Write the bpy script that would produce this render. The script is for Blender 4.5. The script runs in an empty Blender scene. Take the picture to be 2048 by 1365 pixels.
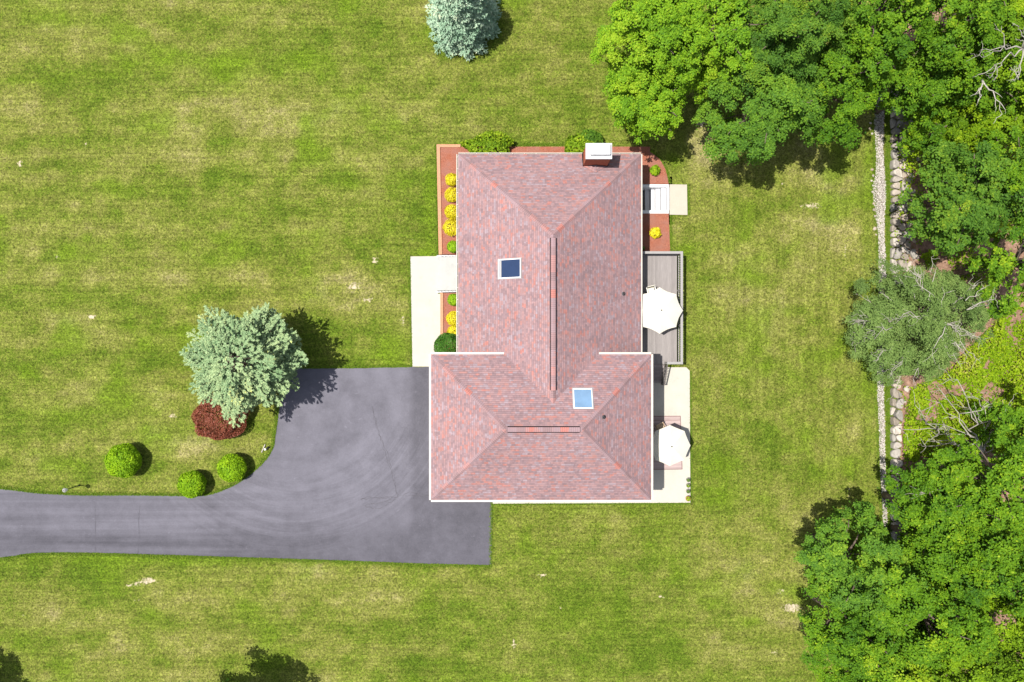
import bpy, bmesh, math, random
import numpy as np
from mathutils import Vector, Matrix

S = bpy.context.scene
COL = S.collection
# ------------------------------------------------------------------ camera, sky, sun, exposure
HC = 50.0                                   # camera height, straight down
cam = bpy.data.cameras.new("camera"); cam.lens = 24.0; cam.sensor_width = 36.0
cam.clip_start = 0.5; cam.clip_end = 2000.0
co = bpy.data.objects.new("camera", cam); COL.objects.link(co)
co.location = (0, 0, HC); co.rotation_euler = (0, 0, 0); S.camera = co

SUN_DIR = Vector((0.385, -0.045, -1.0)).normalized()     # the way the light travels
EL = math.asin(-SUN_DIR.z); AZ = math.atan2(-SUN_DIR.x, -SUN_DIR.y)
w = bpy.data.worlds.new("World"); S.world = w; w.use_nodes = True
wn = w.node_tree.nodes; wl = w.node_tree.links
sky = wn.new("ShaderNodeTexSky"); sky.sky_type = 'NISHITA'; sky.sun_disc = False
sky.sun_elevation = EL; sky.sun_rotation = AZ; sky.air_density = 1.0; sky.dust_density = 1.5
wn["Background"].inputs[1].default_value = 0.105
hs = wn.new("ShaderNodeHueSaturation"); hs.inputs["Saturation"].default_value = 0.6
wl.new(sky.outputs[0], hs.inputs["Color"]); wl.new(hs.outputs[0], wn["Background"].inputs[0])
sl = bpy.data.lights.new("sun", 'SUN'); sl.energy = 4.9; sl.angle = math.radians(0.55); sl.color = (1.0, 0.955, 0.88)
so = bpy.data.objects.new("sun", sl); COL.objects.link(so)
so.rotation_euler = SUN_DIR.to_track_quat('-Z', 'Y').to_euler(); so.location = (-20, 3, 60)
S.view_settings.view_transform = 'Standard'; S.view_settings.look = 'None'
S.view_settings.exposure = 0.65; S.view_settings.gamma = 1.0

# ------------------------------------------------------------------ helpers
F = 1365.333
def W(px, py, h=0.0):
    s = (HC - h) / F
    return ((px - 1024.0) * s, (682.5 - py) * s, h)
def XY(px, py, h=0.0): return W(px, py, h)[:2]
def link(o, parent=None):
    COL.objects.link(o)
    if parent is not None: o.parent = parent
    return o
def tag(o, label=None, cat=None, group=None, kind=None):
    if label: o["label"] = label
    if cat: o["category"] = cat
    if group: o["group"] = group
    if kind: o["kind"] = kind
    return o
def thing(name, loc, label, cat, group=None, rz=0.0):
    o = bpy.data.objects.new(name, None); o.empty_display_size = 0.3
    o.location = loc; o.rotation_euler = (0, 0, rz); link(o)
    return tag(o, label, cat, group)

class MB:
    """mesh builder"""
    def __init__(s): s.v = []; s.f = []; s.uv = []
    def add(s, vs, fs, uvs=None):
        b = len(s.v); s.v += [tuple(p) for p in vs]; s.f += [tuple(i + b for i in f) for f in fs]
        s.uv += (uvs if uvs else [None] * len(fs))
    def box(s, x0, x1, y0, y1, z0, z1):
        s.add([(x0,y0,z0),(x1,y0,z0),(x1,y1,z0),(x0,y1,z0),(x0,y0,z1),(x1,y0,z1),(x1,y1,z1),(x0,y1,z1)],
              [(3,2,1,0),(4,5,6,7),(0,1,5,4),(1,2,6,5),(2,3,7,6),(3,0,4,7)])
    def prism(s, poly, z0, z1):
        n = len(poly)
        s.add([(x,y,z0) for x,y in poly] + [(x,y,z1) for x,y in poly],
              [tuple(range(n-1,-1,-1)), tuple(range(n,2*n))] + [(i,(i+1)%n,n+(i+1)%n,n+i) for i in range(n)])
    def ring_tube(s, pts, rad, seg=6, cap=True):
        pts = [Vector(p) for p in pts]
        if not hasattr(rad, '__len__'): rad = [rad]*len(pts)
        b = len(s.v); up = Vector((0.13,0.21,0.97))
        for i,p in enumerate(pts):
            d = (pts[min(i+1,len(pts)-1)] - pts[max(i-1,0)])
            d = d.normalized() if d.length > 1e-9 else Vector((0,0,1))
            a = d.cross(up)
            if a.length < 0.05: a = d.cross(Vector((1,0,0)))
            a.normalize(); c = d.cross(a)
            for k in range(seg):
                t = 2*math.pi*k/seg
                s.v.append(tuple(p + (a*math.cos(t)+c*math.sin(t))*rad[i]))
        for i in range(len(pts)-1):
            for k in range(seg):
                k2=(k+1)%seg
                s.f.append((b+i*seg+k, b+i*seg+k2, b+(i+1)*seg+k2, b+(i+1)*seg+k)); s.uv.append(None)
        if cap:
            s.f.append(tuple(b+k for k in range(seg-1,-1,-1))); s.uv.append(None)
            e=b+(len(pts)-1)*seg
            s.f.append(tuple(e+k for k in range(seg))); s.uv.append(None)
    def lathe(s, prof, cx=0, cy=0, seg=20):
        b=len(s.v)
        for r,z in prof:
            for k in range(seg):
                t=2*math.pi*k/seg; s.v.append((cx+r*math.cos(t), cy+r*math.sin(t), z))
        for i in range(len(prof)-1):
            for k in range(seg):
                k2=(k+1)%seg
                s.f.append((b+i*seg+k,b+i*seg+k2,b+(i+1)*seg+k2,b+(i+1)*seg+k)); s.uv.append(None)
        s.f.append(tuple(b+k for k in range(seg-1,-1,-1))); s.uv.append(None)
        e=b+(len(prof)-1)*seg
        s.f.append(tuple(e+k for k in range(seg))); s.uv.append(None)
    def build(s, name, mat, parent=None, smooth=False, loc=None):
        m = bpy.data.meshes.new(name); m.from_pydata(s.v, [], s.f)
        if any(u is not None for u in s.uv):
            ul = m.uv_layers.new(name="uv")
            for p,u in zip(m.polygons, s.uv):
                if u is None: continue
                for li,c in zip(p.loop_indices,u): ul.data[li].uv = c
        m.materials.append(mat)
        if smooth:
            for p in m.polygons: p.use_smooth = True
        o = bpy.data.objects.new(name, m)
        if loc: o.location = loc
        return link(o, parent)

def np_mesh(name, V, Q, mat, parent=None, tint=None, attrs=None, smooth=False):
    """quads or tris from numpy arrays"""
    k = Q.shape[1]; m = bpy.data.meshes.new(name)
    m.vertices.add(len(V)); m.vertices.foreach_set("co", np.ascontiguousarray(V, dtype=np.float32).ravel())
    m.loops.add(Q.size); m.loops.foreach_set("vertex_index", np.ascontiguousarray(Q, dtype=np.int32).ravel())
    m.polygons.add(len(Q)); m.polygons.foreach_set("loop_start", np.arange(0, Q.size, k, dtype=np.int32))
    m.polygons.foreach_set("loop_total", np.full(len(Q), k, dtype=np.int32))
    if smooth: m.polygons.foreach_set("use_smooth", np.ones(len(Q), dtype=bool))
    m.update(calc_edges=True)
    if tint is not None:
        a = m.attributes.new("tint", 'FLOAT', 'FACE'); a.data.foreach_set("value", np.ascontiguousarray(tint, dtype=np.float32))
    for nm, arr in (attrs or {}).items():
        a = m.attributes.new(nm, 'FLOAT', 'POINT'); a.data.foreach_set("value", np.ascontiguousarray(arr, dtype=np.float32))
    m.materials.append(mat)
    return link(bpy.data.objects.new(name, m), parent)

def unit(a): return a / np.maximum(np.linalg.norm(a, axis=-1, keepdims=True), 1e-9)
def leaves(name, c, n, L, wd, tint, mat, parent, rng, t=None, fold=0.12):
    """one kite shaped leaf per centre"""
    N = len(c); n = unit(n)
    if t is None: t = rng.normal(size=(N,3))
    t = unit(t - n*np.sum(t*n,axis=1,keepdims=True)); b = np.cross(n,t)
    L = np.broadcast_to(np.asarray(L,dtype=float),(N,))[:,None]; wd = np.broadcast_to(np.asarray(wd,dtype=float),(N,))[:,None]
    V = np.stack([c-t*L*.5, c+b*wd*.5-t*L*.05-n*fold*wd, c+t*L*.5-n*fold*L*.6, c-b*wd*.5-t*L*.05-n*fold*wd],axis=1).reshape(-1,3)
    Q = np.arange(4*N).reshape(N,4)
    return np_mesh(name, V, Q, mat, parent, tint=np.clip(tint,0,1))

def vnoise(x, y, seed):
    """smooth value noise, 0..1"""
    rng = np.random.RandomState(seed); T = rng.rand(256,256)
    xi=np.floor(x).astype(int); yi=np.floor(y).astype(int); fx=x-xi; fy=y-yi
    fx=fx*fx*(3-2*fx); fy=fy*fy*(3-2*fy)
    g=lambda i,j: T[i%256,j%256]
    return (g(xi,yi)*(1-fx)+g(xi+1,yi)*fx)*(1-fy)+(g(xi,yi+1)*(1-fx)+g(xi+1,yi+1)*fx)*fy
def fbm(x,y,seed,o=4):
    s=0;a=.5;t=0
    for i in range(o): s=s+a*vnoise(x*2**i+i*17.3,y*2**i+i*9.1,seed+i); t+=a; a*=.55
    return s/t

# ------------------------------------------------------------------ materials
class NT:
    def __init__(s,name):
        s.m=bpy.data.materials.new(name); s.m.use_nodes=True; s.t=s.m.node_tree; s.b=s.t.nodes["Principled BSDF"]
        s.out=s.t.nodes["Material Output"]
    def n(s,ty,**kw):
        d=s.t.nodes.new(ty)
        for k,v in kw.items(): setattr(d,k,v)
        return d
    def l(s,a,b): s.t.links.new(a,b)
    def put(s,inp,v):
        if hasattr(v,'is_output') or isinstance(v,bpy.types.NodeSocket): s.l(v,inp)
        else: inp.default_value=v
    def math(s,op,a,b=0.0,c=0.0,clamp=False):
        d=s.n("ShaderNodeMath",operation=op); d.use_clamp=clamp
        s.put(d.inputs[0],a); s.put(d.inputs[1],b); s.put(d.inputs[2],c); return d.outputs[0]
    def mix(s,f,a,b,mode='MIX'):
        d=s.n("ShaderNodeMix",data_type='RGBA',blend_type=mode)
        s.put(d.inputs[0],f)
        for i,v in ((6,a),(7,b)):
            s.put(d.inputs[i], v if not isinstance(v,tuple) else (v+(1.0,) if len(v)==3 else v))
        return d.outputs[2]
    def noise(s,scale,vec=None,detail=3.0,rough=.55,dist=0.0):
        d=s.n("ShaderNodeTexNoise"); d.inputs["Scale"].default_value=scale; d.inputs["Detail"].default_value=detail
        d.inputs["Roughness"].default_value=rough; d.inputs["Distortion"].default_value=dist
        if vec is not None: s.l(vec,d.inputs["Vector"])
        return d.outputs["Fac"]
    def obj(s): return s.n("ShaderNodeTexCoord").outputs["Object"]
    def geo(s): return s.n("ShaderNodeNewGeometry").outputs["Position"]
    def scale(s,vec,v):
        d=s.n("ShaderNodeVectorMath",operation='MULTIPLY'); s.l(vec,d.inputs[0]); d.inputs[1].default_value=v; return d.outputs[0]
    def rng(s,v,a,b,c=0.0,d=1.0):
        m=s.n("ShaderNodeMapRange"); s.put(m.inputs[0],v)
        for i,q in enumerate((a,b,c,d)): m.inputs[i+1].default_value=q
        return m.outputs[0]
    def ramp(s,v,stops,interp='LINEAR'):
        d=s.n("ShaderNodeValToRGB"); d.color_ramp.interpolation=interp; e=d.color_ramp.elements
        while len(e)<len(stops): e.new(0.5)
        for q,(p,c) in zip(e,stops): q.position=p; q.color=tuple(c)+(1.0,)
        s.put(d.inputs[0],v); return d.outputs[0]
    def attr(s,name): return s.n("ShaderNodeAttribute",attribute_name=name).outputs["Fac"]
    def color(s,v): s.put(s.b.inputs["Base Color"], v+(1.0,) if isinstance(v,tuple) else v)
    def rough(s,v): s.put(s.b.inputs["Roughness"],v)
    def spec(s,v): s.b.inputs["Specular IOR Level"].default_value=v
    def bump(s,h,dist=.01,strength=1.0):
        d=s.n("ShaderNodeBump"); d.inputs["Distance"].default_value=dist; d.inputs["Strength"].default_value=strength
        s.put(d.inputs["Height"],h); s.l(d.outputs[0],s.b.inputs["Normal"])

def plain(name,c,rough=.6,spec=.3,metal=0.0,var=.12,vs=6.0,bump=0.0):
    t=NT(name); p=t.obj(); f=t.noise(vs,p,4)
    t.color(t.mix(t.rng(f,.3,.7),tuple(x*(1-var) for x in c),tuple(min(1,x*(1+var)) for x in c)))
    t.rough(rough); t.spec(spec); t.b.inputs["Metallic"].default_value=metal
    if bump: t.bump(t.noise(vs*6,p,3),bump)
    return t.m

def leafmat(name,stops,trans=.3,rough=.62,spec=.12,tcol=(1.1,1.25,.6)):
    t=NT(name); a=t.attr("tint"); c=t.ramp(a,stops); t.color(c); t.rough(rough); t.spec(spec)
    tr=t.n("ShaderNodeBsdfTranslucent"); t.l(t.mix(1.0,c,tcol,'MULTIPLY'),tr.inputs[0])
    mx=t.n("ShaderNodeMixShader"); mx.inputs[0].default_value=trans
    t.l(t.b.outputs[0],mx.inputs[1]); t.l(tr.outputs[0],mx.inputs[2]); t.l(mx.outputs[0],t.out.inputs[0])
    return t.m

def lawn_mat():
    t=NT("lawn_grass"); p=t.geo()
    dry=t.attr("dry"); lush=t.attr("lush"); bare=t.attr("bare")
    f1=t.noise(5.5,p,4,.65); f2=t.noise(17.0,p,3,.7); f3=t.noise(1.3,p,4,.6); f4=t.noise(9.0,t.scale(p,(1,1.0,1)),2,.6,1.0)
    st=t.noise(1.0,t.scale(p,(.22,4.2,1)),3,.6); f5=t.noise(3.2,p,3,.6,.6)
    st2=t.noise(1.0,t.scale(p,(2.6,.20,1)),3,.6); sxyz=t.n("ShaderNodeSeparateXYZ"); t.l(p,sxyz.inputs[0]); em=t.math('MULTIPLY',t.rng(sxyz.outputs[0],12.0,15.0),t.rng(sxyz.outputs[1],-14,-9)); st=t.math('ADD',t.math('MULTIPLY',st2,em),t.math('MULTIPLY',st,t.math('SUBTRACT',1.0,em)))
    d=t.math('ADD',dry,t.math('MULTIPLY',t.math('SUBTRACT',f1,.5),1.25))
    d=t.math('ADD',d,t.math('MULTIPLY',t.math('SUBTRACT',f3,.5),.55))
    d=t.math('ADD',d,t.math('MULTIPLY',t.math('SUBTRACT',f2,.5),.95),clamp=True)
    c=t.ramp(d,[(0.0,(.060,.100,.007)),(.25,(.090,.124,.013)),(.5,(.134,.150,.027)),(.75,(.172,.174,.044)),(1.0,(.235,.208,.088))])
    lu=t.math('ADD',lush,t.math('MULTIPLY',t.math('SUBTRACT',f1,.5),.9),clamp=True)
    c=t.mix(t.math('MULTIPLY',lu,.8),c,t.mix(t.rng(f2,.35,.65),(.058,.120,.004),(.125,.190,.008)))
    v=t.math('MULTIPLY',t.rng(f4,.34,.66,.45,1.46),t.rng(f5,.35,.65,.78,1.2))
    vv=t.n("ShaderNodeVectorMath",operation='SCALE'); t.l(c,vv.inputs[0]); t.l(t.math('MULTIPLY',v,t.rng(st,.32,.68,.80,1.17)),vv.inputs["Scale"])
    b=t.rng(t.math('ADD',bare,t.math('MULTIPLY',t.math('SUBTRACT',f1,.5),1.1)),.42,.62)
    c=t.mix(b,vv.outputs[0],t.mix(f2,(.36,.29,.19),(.55,.47,.36)))
    t.color(c); t.rough(.95); t.spec(.1)
    t.bump(t.math('ADD',t.noise(14,p,4,.7),t.math('MULTIPLY',t.noise(3,p,2),.6)),.06,.8)
    return t.m

def shingle_mat(name="roof_shingles",caps=False):
    t=NT(name); uv=t.n("ShaderNodeUVMap",uv_map="uv").outputs[0]
    sx=t.n("ShaderNodeSeparateXYZ"); t.l(uv,sx.inputs[0]); u,v=sx.outputs[0],sx.outputs[1]
    p=t.geo()
    if caps: row=t.math('FLOOR',t.math('DIVIDE',v,.55)); fr=t.math('FRACT',t.math('DIVIDE',v,.137))
    else: rv=t.math('DIVIDE',v,.142); row=t.math('FLOOR',rv); fr=t.math('FRACT',rv)
    wn1=t.n("ShaderNodeTexWhiteNoise",noise_dimensions='1D'); t.l(row,wn1.inputs["W"])
    u2=t.math('ADD',u,t.math('MULTIPLY',wn1.outputs[0],3.0))
    def cell(wd,off):
        c=t.math('FLOOR',t.math('DIVIDE',t.math('ADD',u2,off),wd)); cv=t.n("ShaderNodeCombineXYZ"); t.l(c,cv.inputs[0]); t.l(row,cv.inputs[1]); cv.inputs[2].default_value=off
        q=t.n("ShaderNodeTexWhiteNoise",noise_dimensions='3D'); t.l(cv.outputs[0],q.inputs["Vector"]); return q.outputs[0]
    if caps: k=wn1.outputs[0]; k2=k
    else: k=cell(.27,0.0); k2=cell(.13,.07)
    lf=t.noise(.9,p,3,.6)
    k=t.math('ADD',k,t.math('MULTIPLY',t.math('SUBTRACT',lf,.5),.45),clamp=True)
    st=[(0,(0.247,0.187,0.206)),(.10,(0.205,0.139,0.148)),(.32,(0.250,0.163,0.169)),(.52,(0.228,0.148,0.156)),(.70,(0.267,0.162,0.162)),(.86,(0.288,0.150,0.139)),(.96,(0.311,0.140,0.125))]
    if caps: st=[(0,(0.242,0.160,0.166)),(.3,(0.255,0.161,0.166)),(.55,(0.242,0.166,0.178)),(.78,(0.286,0.155,0.150)),(.92,(0.317,0.130,0.113))]
    c=t.ramp(k,st,'CONSTANT')
    g=t.noise(55,p,2); wv=t.math('ADD',t.rng(k2,0,1,.90,1.10),t.rng(g,.3,.7,-.06,.06))
    wv=t.math('MULTIPLY',wv,t.rng(fr,0.0,.22,.66,1.03))
    wv=t.math('MULTIPLY',wv,t.rng(t.noise(.35,p,3),.3,.7,.93,1.06))
    vv=t.n("ShaderNodeVectorMath",operation='SCALE'); t.l(c,vv.inputs[0]); t.l(wv,vv.inputs["Scale"])
    t.color(vv.outputs[0]); t.rough(.92); t.spec(.15)
    t.bump(t.math('ADD',t.math('MULTIPLY',t.math('SUBTRACT',1.0,fr),1.0),t.math('MULTIPLY',k2,.7)),.012,.7)
    return t.m

def asphalt_mat():
    t=NT("asphalt"); p=t.geo(); sx=t.n("ShaderNodeSeparateXYZ"); t.l(p,sx.inputs[0]); x,y=sx.outputs[0],sx.outputs[1]
    big=t.noise(.22,p,4,.6); mid=t.noise(1.2,p,5,.65); fine=t.noise(26,p,3,.7)
    lane=t.noise(1.0,t.scale(p,(.05,1.5,1)),3,.5)
    cx,cy=XY(590,760); dx=t.math('SUBTRACT',x,cx); dy=t.math('SUBTRACT',y,cy)
    r=t.math('SQRT',t.math('ADD',t.math('MULTIPLY',dx,dx),t.math('MULTIPLY',dy,dy)))
    an=t.math('ARCTAN2',dy,dx); cv=t.n("ShaderNodeCombineXYZ"); t.l(t.math('MULTIPLY',r,1.9),cv.inputs[0]); t.l(t.math('MULTIPLY',an,1.1),cv.inputs[1])
    arc=t.noise(1.0,cv.outputs[0],5,.7,.5)
    am=t.math('MULTIPLY',t.rng(r,5.5,8.5),t.math('MULTIPLY',t.rng(r,13.5,11.5),t.rng(an,-.1,-.6)))
    lm=t.rng(x,-14,-22)
    val=t.math('ADD',t.rng(big,.3,.7,-.010,.010),t.rng(mid,.25,.75,-.013,.013))
    val=t.math('ADD',val,t.math('MULTIPLY',t.rng(arc,.35,.75,-.010,.030),am))
    val=t.math('ADD',val,t.math('MULTIPLY',t.rng(lane,.3,.7,-.022,.024),lm))
    val=t.math('ADD',val,t.rng(fine,.25,.75,-.022,.022))
    wear=t.math('MULTIPLY',t.rng(t.noise(.5,p,3),.35,.6),t.math('MULTIPLY',t.rng(x,-19,-15),t.math('MULTIPLY',t.rng(x,-7.0,-8.2),t.rng(y,-13,-9))))
    val=t.math('ADD',val,t.math('MULTIPLY',wear,.022))
    seal=t.math('ADD',t.rng(x,-7.6,-7.1),t.rng(y,-13.2,-14.4),clamp=True)
    val=t.math('SUBTRACT',val,t.math('MULTIPLY',seal,.022))
    pale=t.rng(t.noise(2.3,p,5,.7,.6),.64,.74); val=t.math('ADD',val,t.math('MULTIPLY',pale,.045))
    c=t.n("ShaderNodeVectorMath",operation='SCALE'); c.inputs[0].default_value=(1.0,.965,1.16); t.l(t.math('ADD',val,.102),c.inputs["Scale"])
    t.color(c.outputs[0]); t.rough(.9); t.spec(.2); t.bump(fine,.006,.6)
    return t.m

def concrete_mat(name,c,slab=0.0):
    t=NT(name); p=t.geo(); f=t.noise(.8,p,5,.65); g=t.noise(22,p,3)
    v=t.math('MULTIPLY',t.rng(f,.3,.7,.93,1.05),t.rng(g,.3,.7,.95,1.05))
    st=t.rng(t.noise(2.2,p,5,.7),.58,.75,1.0,.86); v=t.math('MULTIPLY',v,st)
    q=t.n("ShaderNodeVectorMath",operation='SCALE'); q.inputs[0].default_value=c; t.l(v,q.inputs["Scale"])
    t.color(q.outputs[0]); t.rough(.85); t.spec(.2); t.bump(g,.004,.5); return t.m

def mulch_mat():
    t=NT("red_mulch"); p=t.geo(); f=t.noise(16,p,4,.7,1.5); g=t.noise(1.4,p,3); h=t.noise(34,p,2,.6)
    c=t.ramp(t.math('ADD',t.rng(f,.25,.75),t.rng(h,.3,.7,-.45,.45)),[(0,(.10,.030,.018)),(.45,(.26,.085,.050)),(.8,(.34,.130,.080)),(1,(.44,.22,.15))])
    c=t.mix(t.rng(g,.35,.65,0,.6),c,(.25,.125,.10)); t.color(c); t.rough(.95); t.spec(.1); t.bump(f,.03,.9); return t.m

def brick_mat(name,sc,c1,c2,mortar,axis='Z'):
    t=NT(name); p=t.obj(); sx=t.n("ShaderNodeSeparateXYZ"); t.l(p,sx.inputs[0]); cv=t.n("ShaderNodeCombineXYZ")
    if axis=='Z': t.l(t.math('ADD',sx.outputs[0],sx.outputs[1]),cv.inputs[0]); t.l(sx.outputs[2],cv.inputs[1])
    else: t.l(sx.outputs[0],cv.inputs[0]); t.l(sx.outputs[1],cv.inputs[1])
    b=t.n("ShaderNodeTexBrick"); t.l(cv.outputs[0],b.inputs["Vector"]); b.inputs["Scale"].default_value=sc
    b.inputs["Color1"].default_value=c1+(1,); b.inputs["Color2"].default_value=c2+(1,); b.inputs["Mortar"].default_value=mortar+(1,)
    b.inputs["Mortar Size"].default_value=.016; b.inputs["Brick Width"].default_value=.5; b.inputs["Row Height"].default_value=.17
    t.color(t.mix(t.rng(t.noise(9,p,4),.3,.7,0,.3),b.outputs[0],tuple(x*.6 for x in c1))); t.rough(.9); t.spec(.15)
    t.bump(t.math('SUBTRACT',1.0,b.outputs[1]),.008,.8); return t.m

def boards_mat(name,c,axis=0,wd=.145):
    t=NT(name); p=t.geo(); sx=t.n("ShaderNodeSeparateXYZ"); t.l(p,sx.inputs[0])
    q=t.math('FLOOR',t.math('DIVIDE',sx.outputs[axis],wd)); wn1=t.n("ShaderNodeTexWhiteNoise",noise_dimensions='1D'); t.l(q,wn1.inputs["W"])
    sc=(9,.8,4) if axis==0 else (.8,9,4)
    g=t.noise(2.0,t.scale(p,sc),4,.6); v=t.math('MULTIPLY',t.rng(wn1.outputs[0],0,1,.88,1.1),t.rng(g,.3,.7,.88,1.1))
    s=t.n("ShaderNodeVectorMath",operation='SCALE'); s.inputs[0].default_value=c; t.l(v,s.inputs["Scale"])
    t.color(s.outputs[0]); t.rough(.75); t.spec(.2); return t.m

def siding_mat():
    t=NT("cream_siding"); p=t.geo(); sx=t.n("ShaderNodeSeparateXYZ"); t.l(p,sx.inputs[0])
    fr=t.math('FRACT',t.math('DIVIDE',sx.outputs[2],.115)); f=t.noise(1.5,p,3)
    t.color(t.mix(t.rng(f,.3,.7),(.50,.46,.38),(.56,.52,.44))); t.rough(.6); t.bump(t.math('SUBTRACT',1.0,fr),.012,.8); return t.m

def forest_mat():
    t=NT("leaf_litter"); p=t.geo(); f=t.noise(3,p,5,.7); g=t.noise(18,p,3,.7)
    c=t.ramp(t.math('ADD',t.rng(f,.25,.75,0,.7),t.rng(g,.3,.7,0,.3)),[(0,(.06,.045,.028)),(.4,(.17,.105,.07)),(.7,(.30,.185,.135)),(1,(.40,.27,.21))])
    t.color(c); t.rough(.95); t.spec(.05); t.bump(g,.04,.8); return t.m

def stone_mat():
    t=NT("fieldstone"); p=t.geo(); oi=t.n("ShaderNodeObjectInfo").outputs["Random"]; f=t.noise(4,p,5,.65); g=t.noise(24,p,3)
    c=t.ramp(oi,[(0,(.17,.165,.15)),(.2,(.34,.31,.275)),(.42,(.24,.205,.165)),(.62,(.43,.39,.34)),(.8,(.33,.26,.20)),(1,(.47,.43,.38))])
    v=t.math('MULTIPLY',t.rng(f,.3,.7,.72,1.2),t.rng(g,.3,.7,.9,1.08)); s=t.n("ShaderNodeVectorMath",operation='SCALE'); t.l(c,s.inputs[0]); t.l(v,s.inputs["Scale"])
    t.color(s.outputs[0]); t.rough(.9); t.spec(.15); t.bump(f,.03,.7); return t.m

def gravel_mat():
    t=NT("gravel"); p=t.geo(); vo=t.n("ShaderNodeTexVoronoi"); vo.inputs["Scale"].default_value=13; t.l(p,vo.inputs["Vector"])
    cr=t.n("ShaderNodeSeparateColor"); t.l(vo.outputs["Color"],cr.inputs[0])
    c=t.ramp(cr.outputs[0],[(0,(.24,.21,.19)),(.5,(.38,.34,.30)),(1,(.52,.48,.44))]); t.color(t.mix(t.rng(vo.outputs["Distance"],.35,.6),c,(.14,.12,.10)))
    t.rough(.9); t.bump(t.math('SUBTRACT',1.0,vo.outputs["Distance"]),.04,.9); return t.m

M={}
M['lawn']=lawn_mat(); M['shingle']=shingle_mat(); M['caps']=shingle_mat("hip_cap_shingles",True); M['asphalt']=asphalt_mat()
M['walk']=concrete_mat("walkway_concrete",(.405,.38,.335)); M['patio']=concrete_mat("patio_concrete",(.41,.385,.335))
M['stoop']=concrete_mat("stoop_concrete",(.35,.352,.338)); M['slab']=concrete_mat("slab_concrete",(.39,.355,.295))
M['mulch']=mulch_mat(); M['edging']=brick_mat("edging_brick",4.5,(.50,.235,.135),(.57,.29,.17),(.46,.30,.2),'XY')
M['brick']=brick_mat("chimney_brick",4.4,(.42,.12,.065),(.34,.09,.05),(.30,.17,.12))
M['white']=plain("white_paint",(.62,.62,.63),.45,.4,0,.03,3); M['whitestep']=plain("white_step_paint",(.50,.50,.515),.5,.3,0,.03,3); M['capmetal']=plain("cap_metal",(.47,.47,.48),.45,.4,0,.05,4); M['trim']=plain("cream_gutter",(.50,.465,.41),.4,.4,0,.05,3)
M['gutter_in']=plain("gutter_inside",(.28,.25,.22),.6,.3); M['siding']=siding_mat()
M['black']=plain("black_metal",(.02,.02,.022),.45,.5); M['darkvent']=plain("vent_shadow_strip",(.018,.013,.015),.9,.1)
M['grey']=plain("grey_paint",(.30,.295,.29),.55,.3,0,.06); M['pipe']=plain("vent_pipe",(.05,.05,.055),.5,.4)
M['deck']=boards_mat("deck_boards",(.222,.202,.196),0); M['rail']=plain("deck_rail_paint",(.255,.245,.238),.6,.3,0,.05)
M['tread']=boards_mat("stair_boards",(.245,.215,.21),1); M['baluster']=plain("baluster_paint",(.12,.105,.10),.6,.3)
M['canvas']=plain("umbrella_canvas",(.53,.505,.435),.8,.2,0,.02,3); M['alu']=plain("white_aluminium",(.62,.61,.58),.35,.5,.0,.05)
M['rug']=boards_mat("outdoor_rug",(.345,.265,.255),1,.12); M['rugedge']=plain("rug_border",(.20,.13,.125),.9,.1)
M['wood']=plain("weathered_wood",(.26,.18,.11),.7,.2,0,.2,9); M['cushion']=plain("cushion_cloth",(.52,.40,.29),.9,.1)
M['glass_dark']=None; M['bark']=plain("bark",(.13,.10,.08),.95,.1,0,.3,8,.02); M['deadwood']=plain("dead_wood",(.33,.305,.27),.85,.15,0,.2,9)
M['twig']=plain("grey_twig",(.36,.33,.29),.9,.1,0,.2,9)
M['forest']=forest_mat(); M['stone']=stone_mat(); M['gravel']=gravel_mat(); M['crack']=plain("crack_sealer",(.070,.066,.074),.95,.1,0,.3,20)
M['seam']=plain('worn_seam',(.080,.077,.090),.95,.1,0,.3,9); M['terra']=plain("terracotta",(.36,.15,.08),.8,.2); M['greypot']=plain("grey_pot",(.30,.29,.27),.8,.2); M['soil']=plain("soil",(.05,.035,.025),.95,.1)
M['lens']=plain("lamp_globe",(.75,.75,.70),.25,.5); M['door']=plain("door_paint",(.55,.53,.50),.45,.4)
M['basement']=plain("landing_concrete",(.25,.26,.28),.5,.4)  # plain blue-grey for the stairwell landing
def glass(name,c,rough=.06):
    t=NT(name); p=t.obj(); t.color(t.mix(t.rng(t.noise(1.5,p,3),.35,.65),tuple(x*.85 for x in c),c)); t.rough(rough); t.spec(.6); t.b.inputs["Coat Weight"].default_value=.5; return t.m
M['glass_dark']=glass("skylight_glass_dark",(.010,.026,.075)); M['glass_pale']=glass("skylight_glass_pale",(.155,.26,.40)); M['window']=glass("window_glass",(.03,.04,.05))  # skylight panes: one navy base colour, one pale blue

G=lambda *a:[(p,c) for p,c in a]
M['maple']=leafmat("maple_leaf",G((0,(0.050,0.131,0.011)),(.35,(0.105,0.226,0.011)),(.7,(0.164,0.301,0.011)),(1,(0.256,0.371,0.019))),.22)
M['maple2']=leafmat("maple_leaf_dark",G((0,(0.043,0.106,0.015)),(.4,(0.084,0.185,0.017)),(.75,(0.138,0.250,0.017)),(1,(0.209,0.310,0.024))),.22)
M['ash']=leafmat("wood_leaf_blue",G((0,(0.034,0.092,0.011)),(.4,(0.071,0.158,0.016)),(.75,(0.118,0.217,0.017)),(1,(0.223,0.296,0.021))),.22)
M['woodleaf']=leafmat("wood_leaf",G((0,(0.033,0.097,0.009)),(.4,(0.074,0.168,0.008)),(.75,(0.124,0.238,0.009)),(1,(0.238,0.335,0.014))),.22)
M['lime']=leafmat("lime_leaf",G((0,(0.086,0.164,0.007)),(.5,(0.167,0.283,0.007)),(1,(0.304,0.383,0.016))),.22)
M['olive']=leafmat("grey_green_leaf",G((0,(0.078,0.132,0.033)),(.5,(0.136,0.215,0.053)),(1,(0.235,0.312,0.087))),.25)
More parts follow.
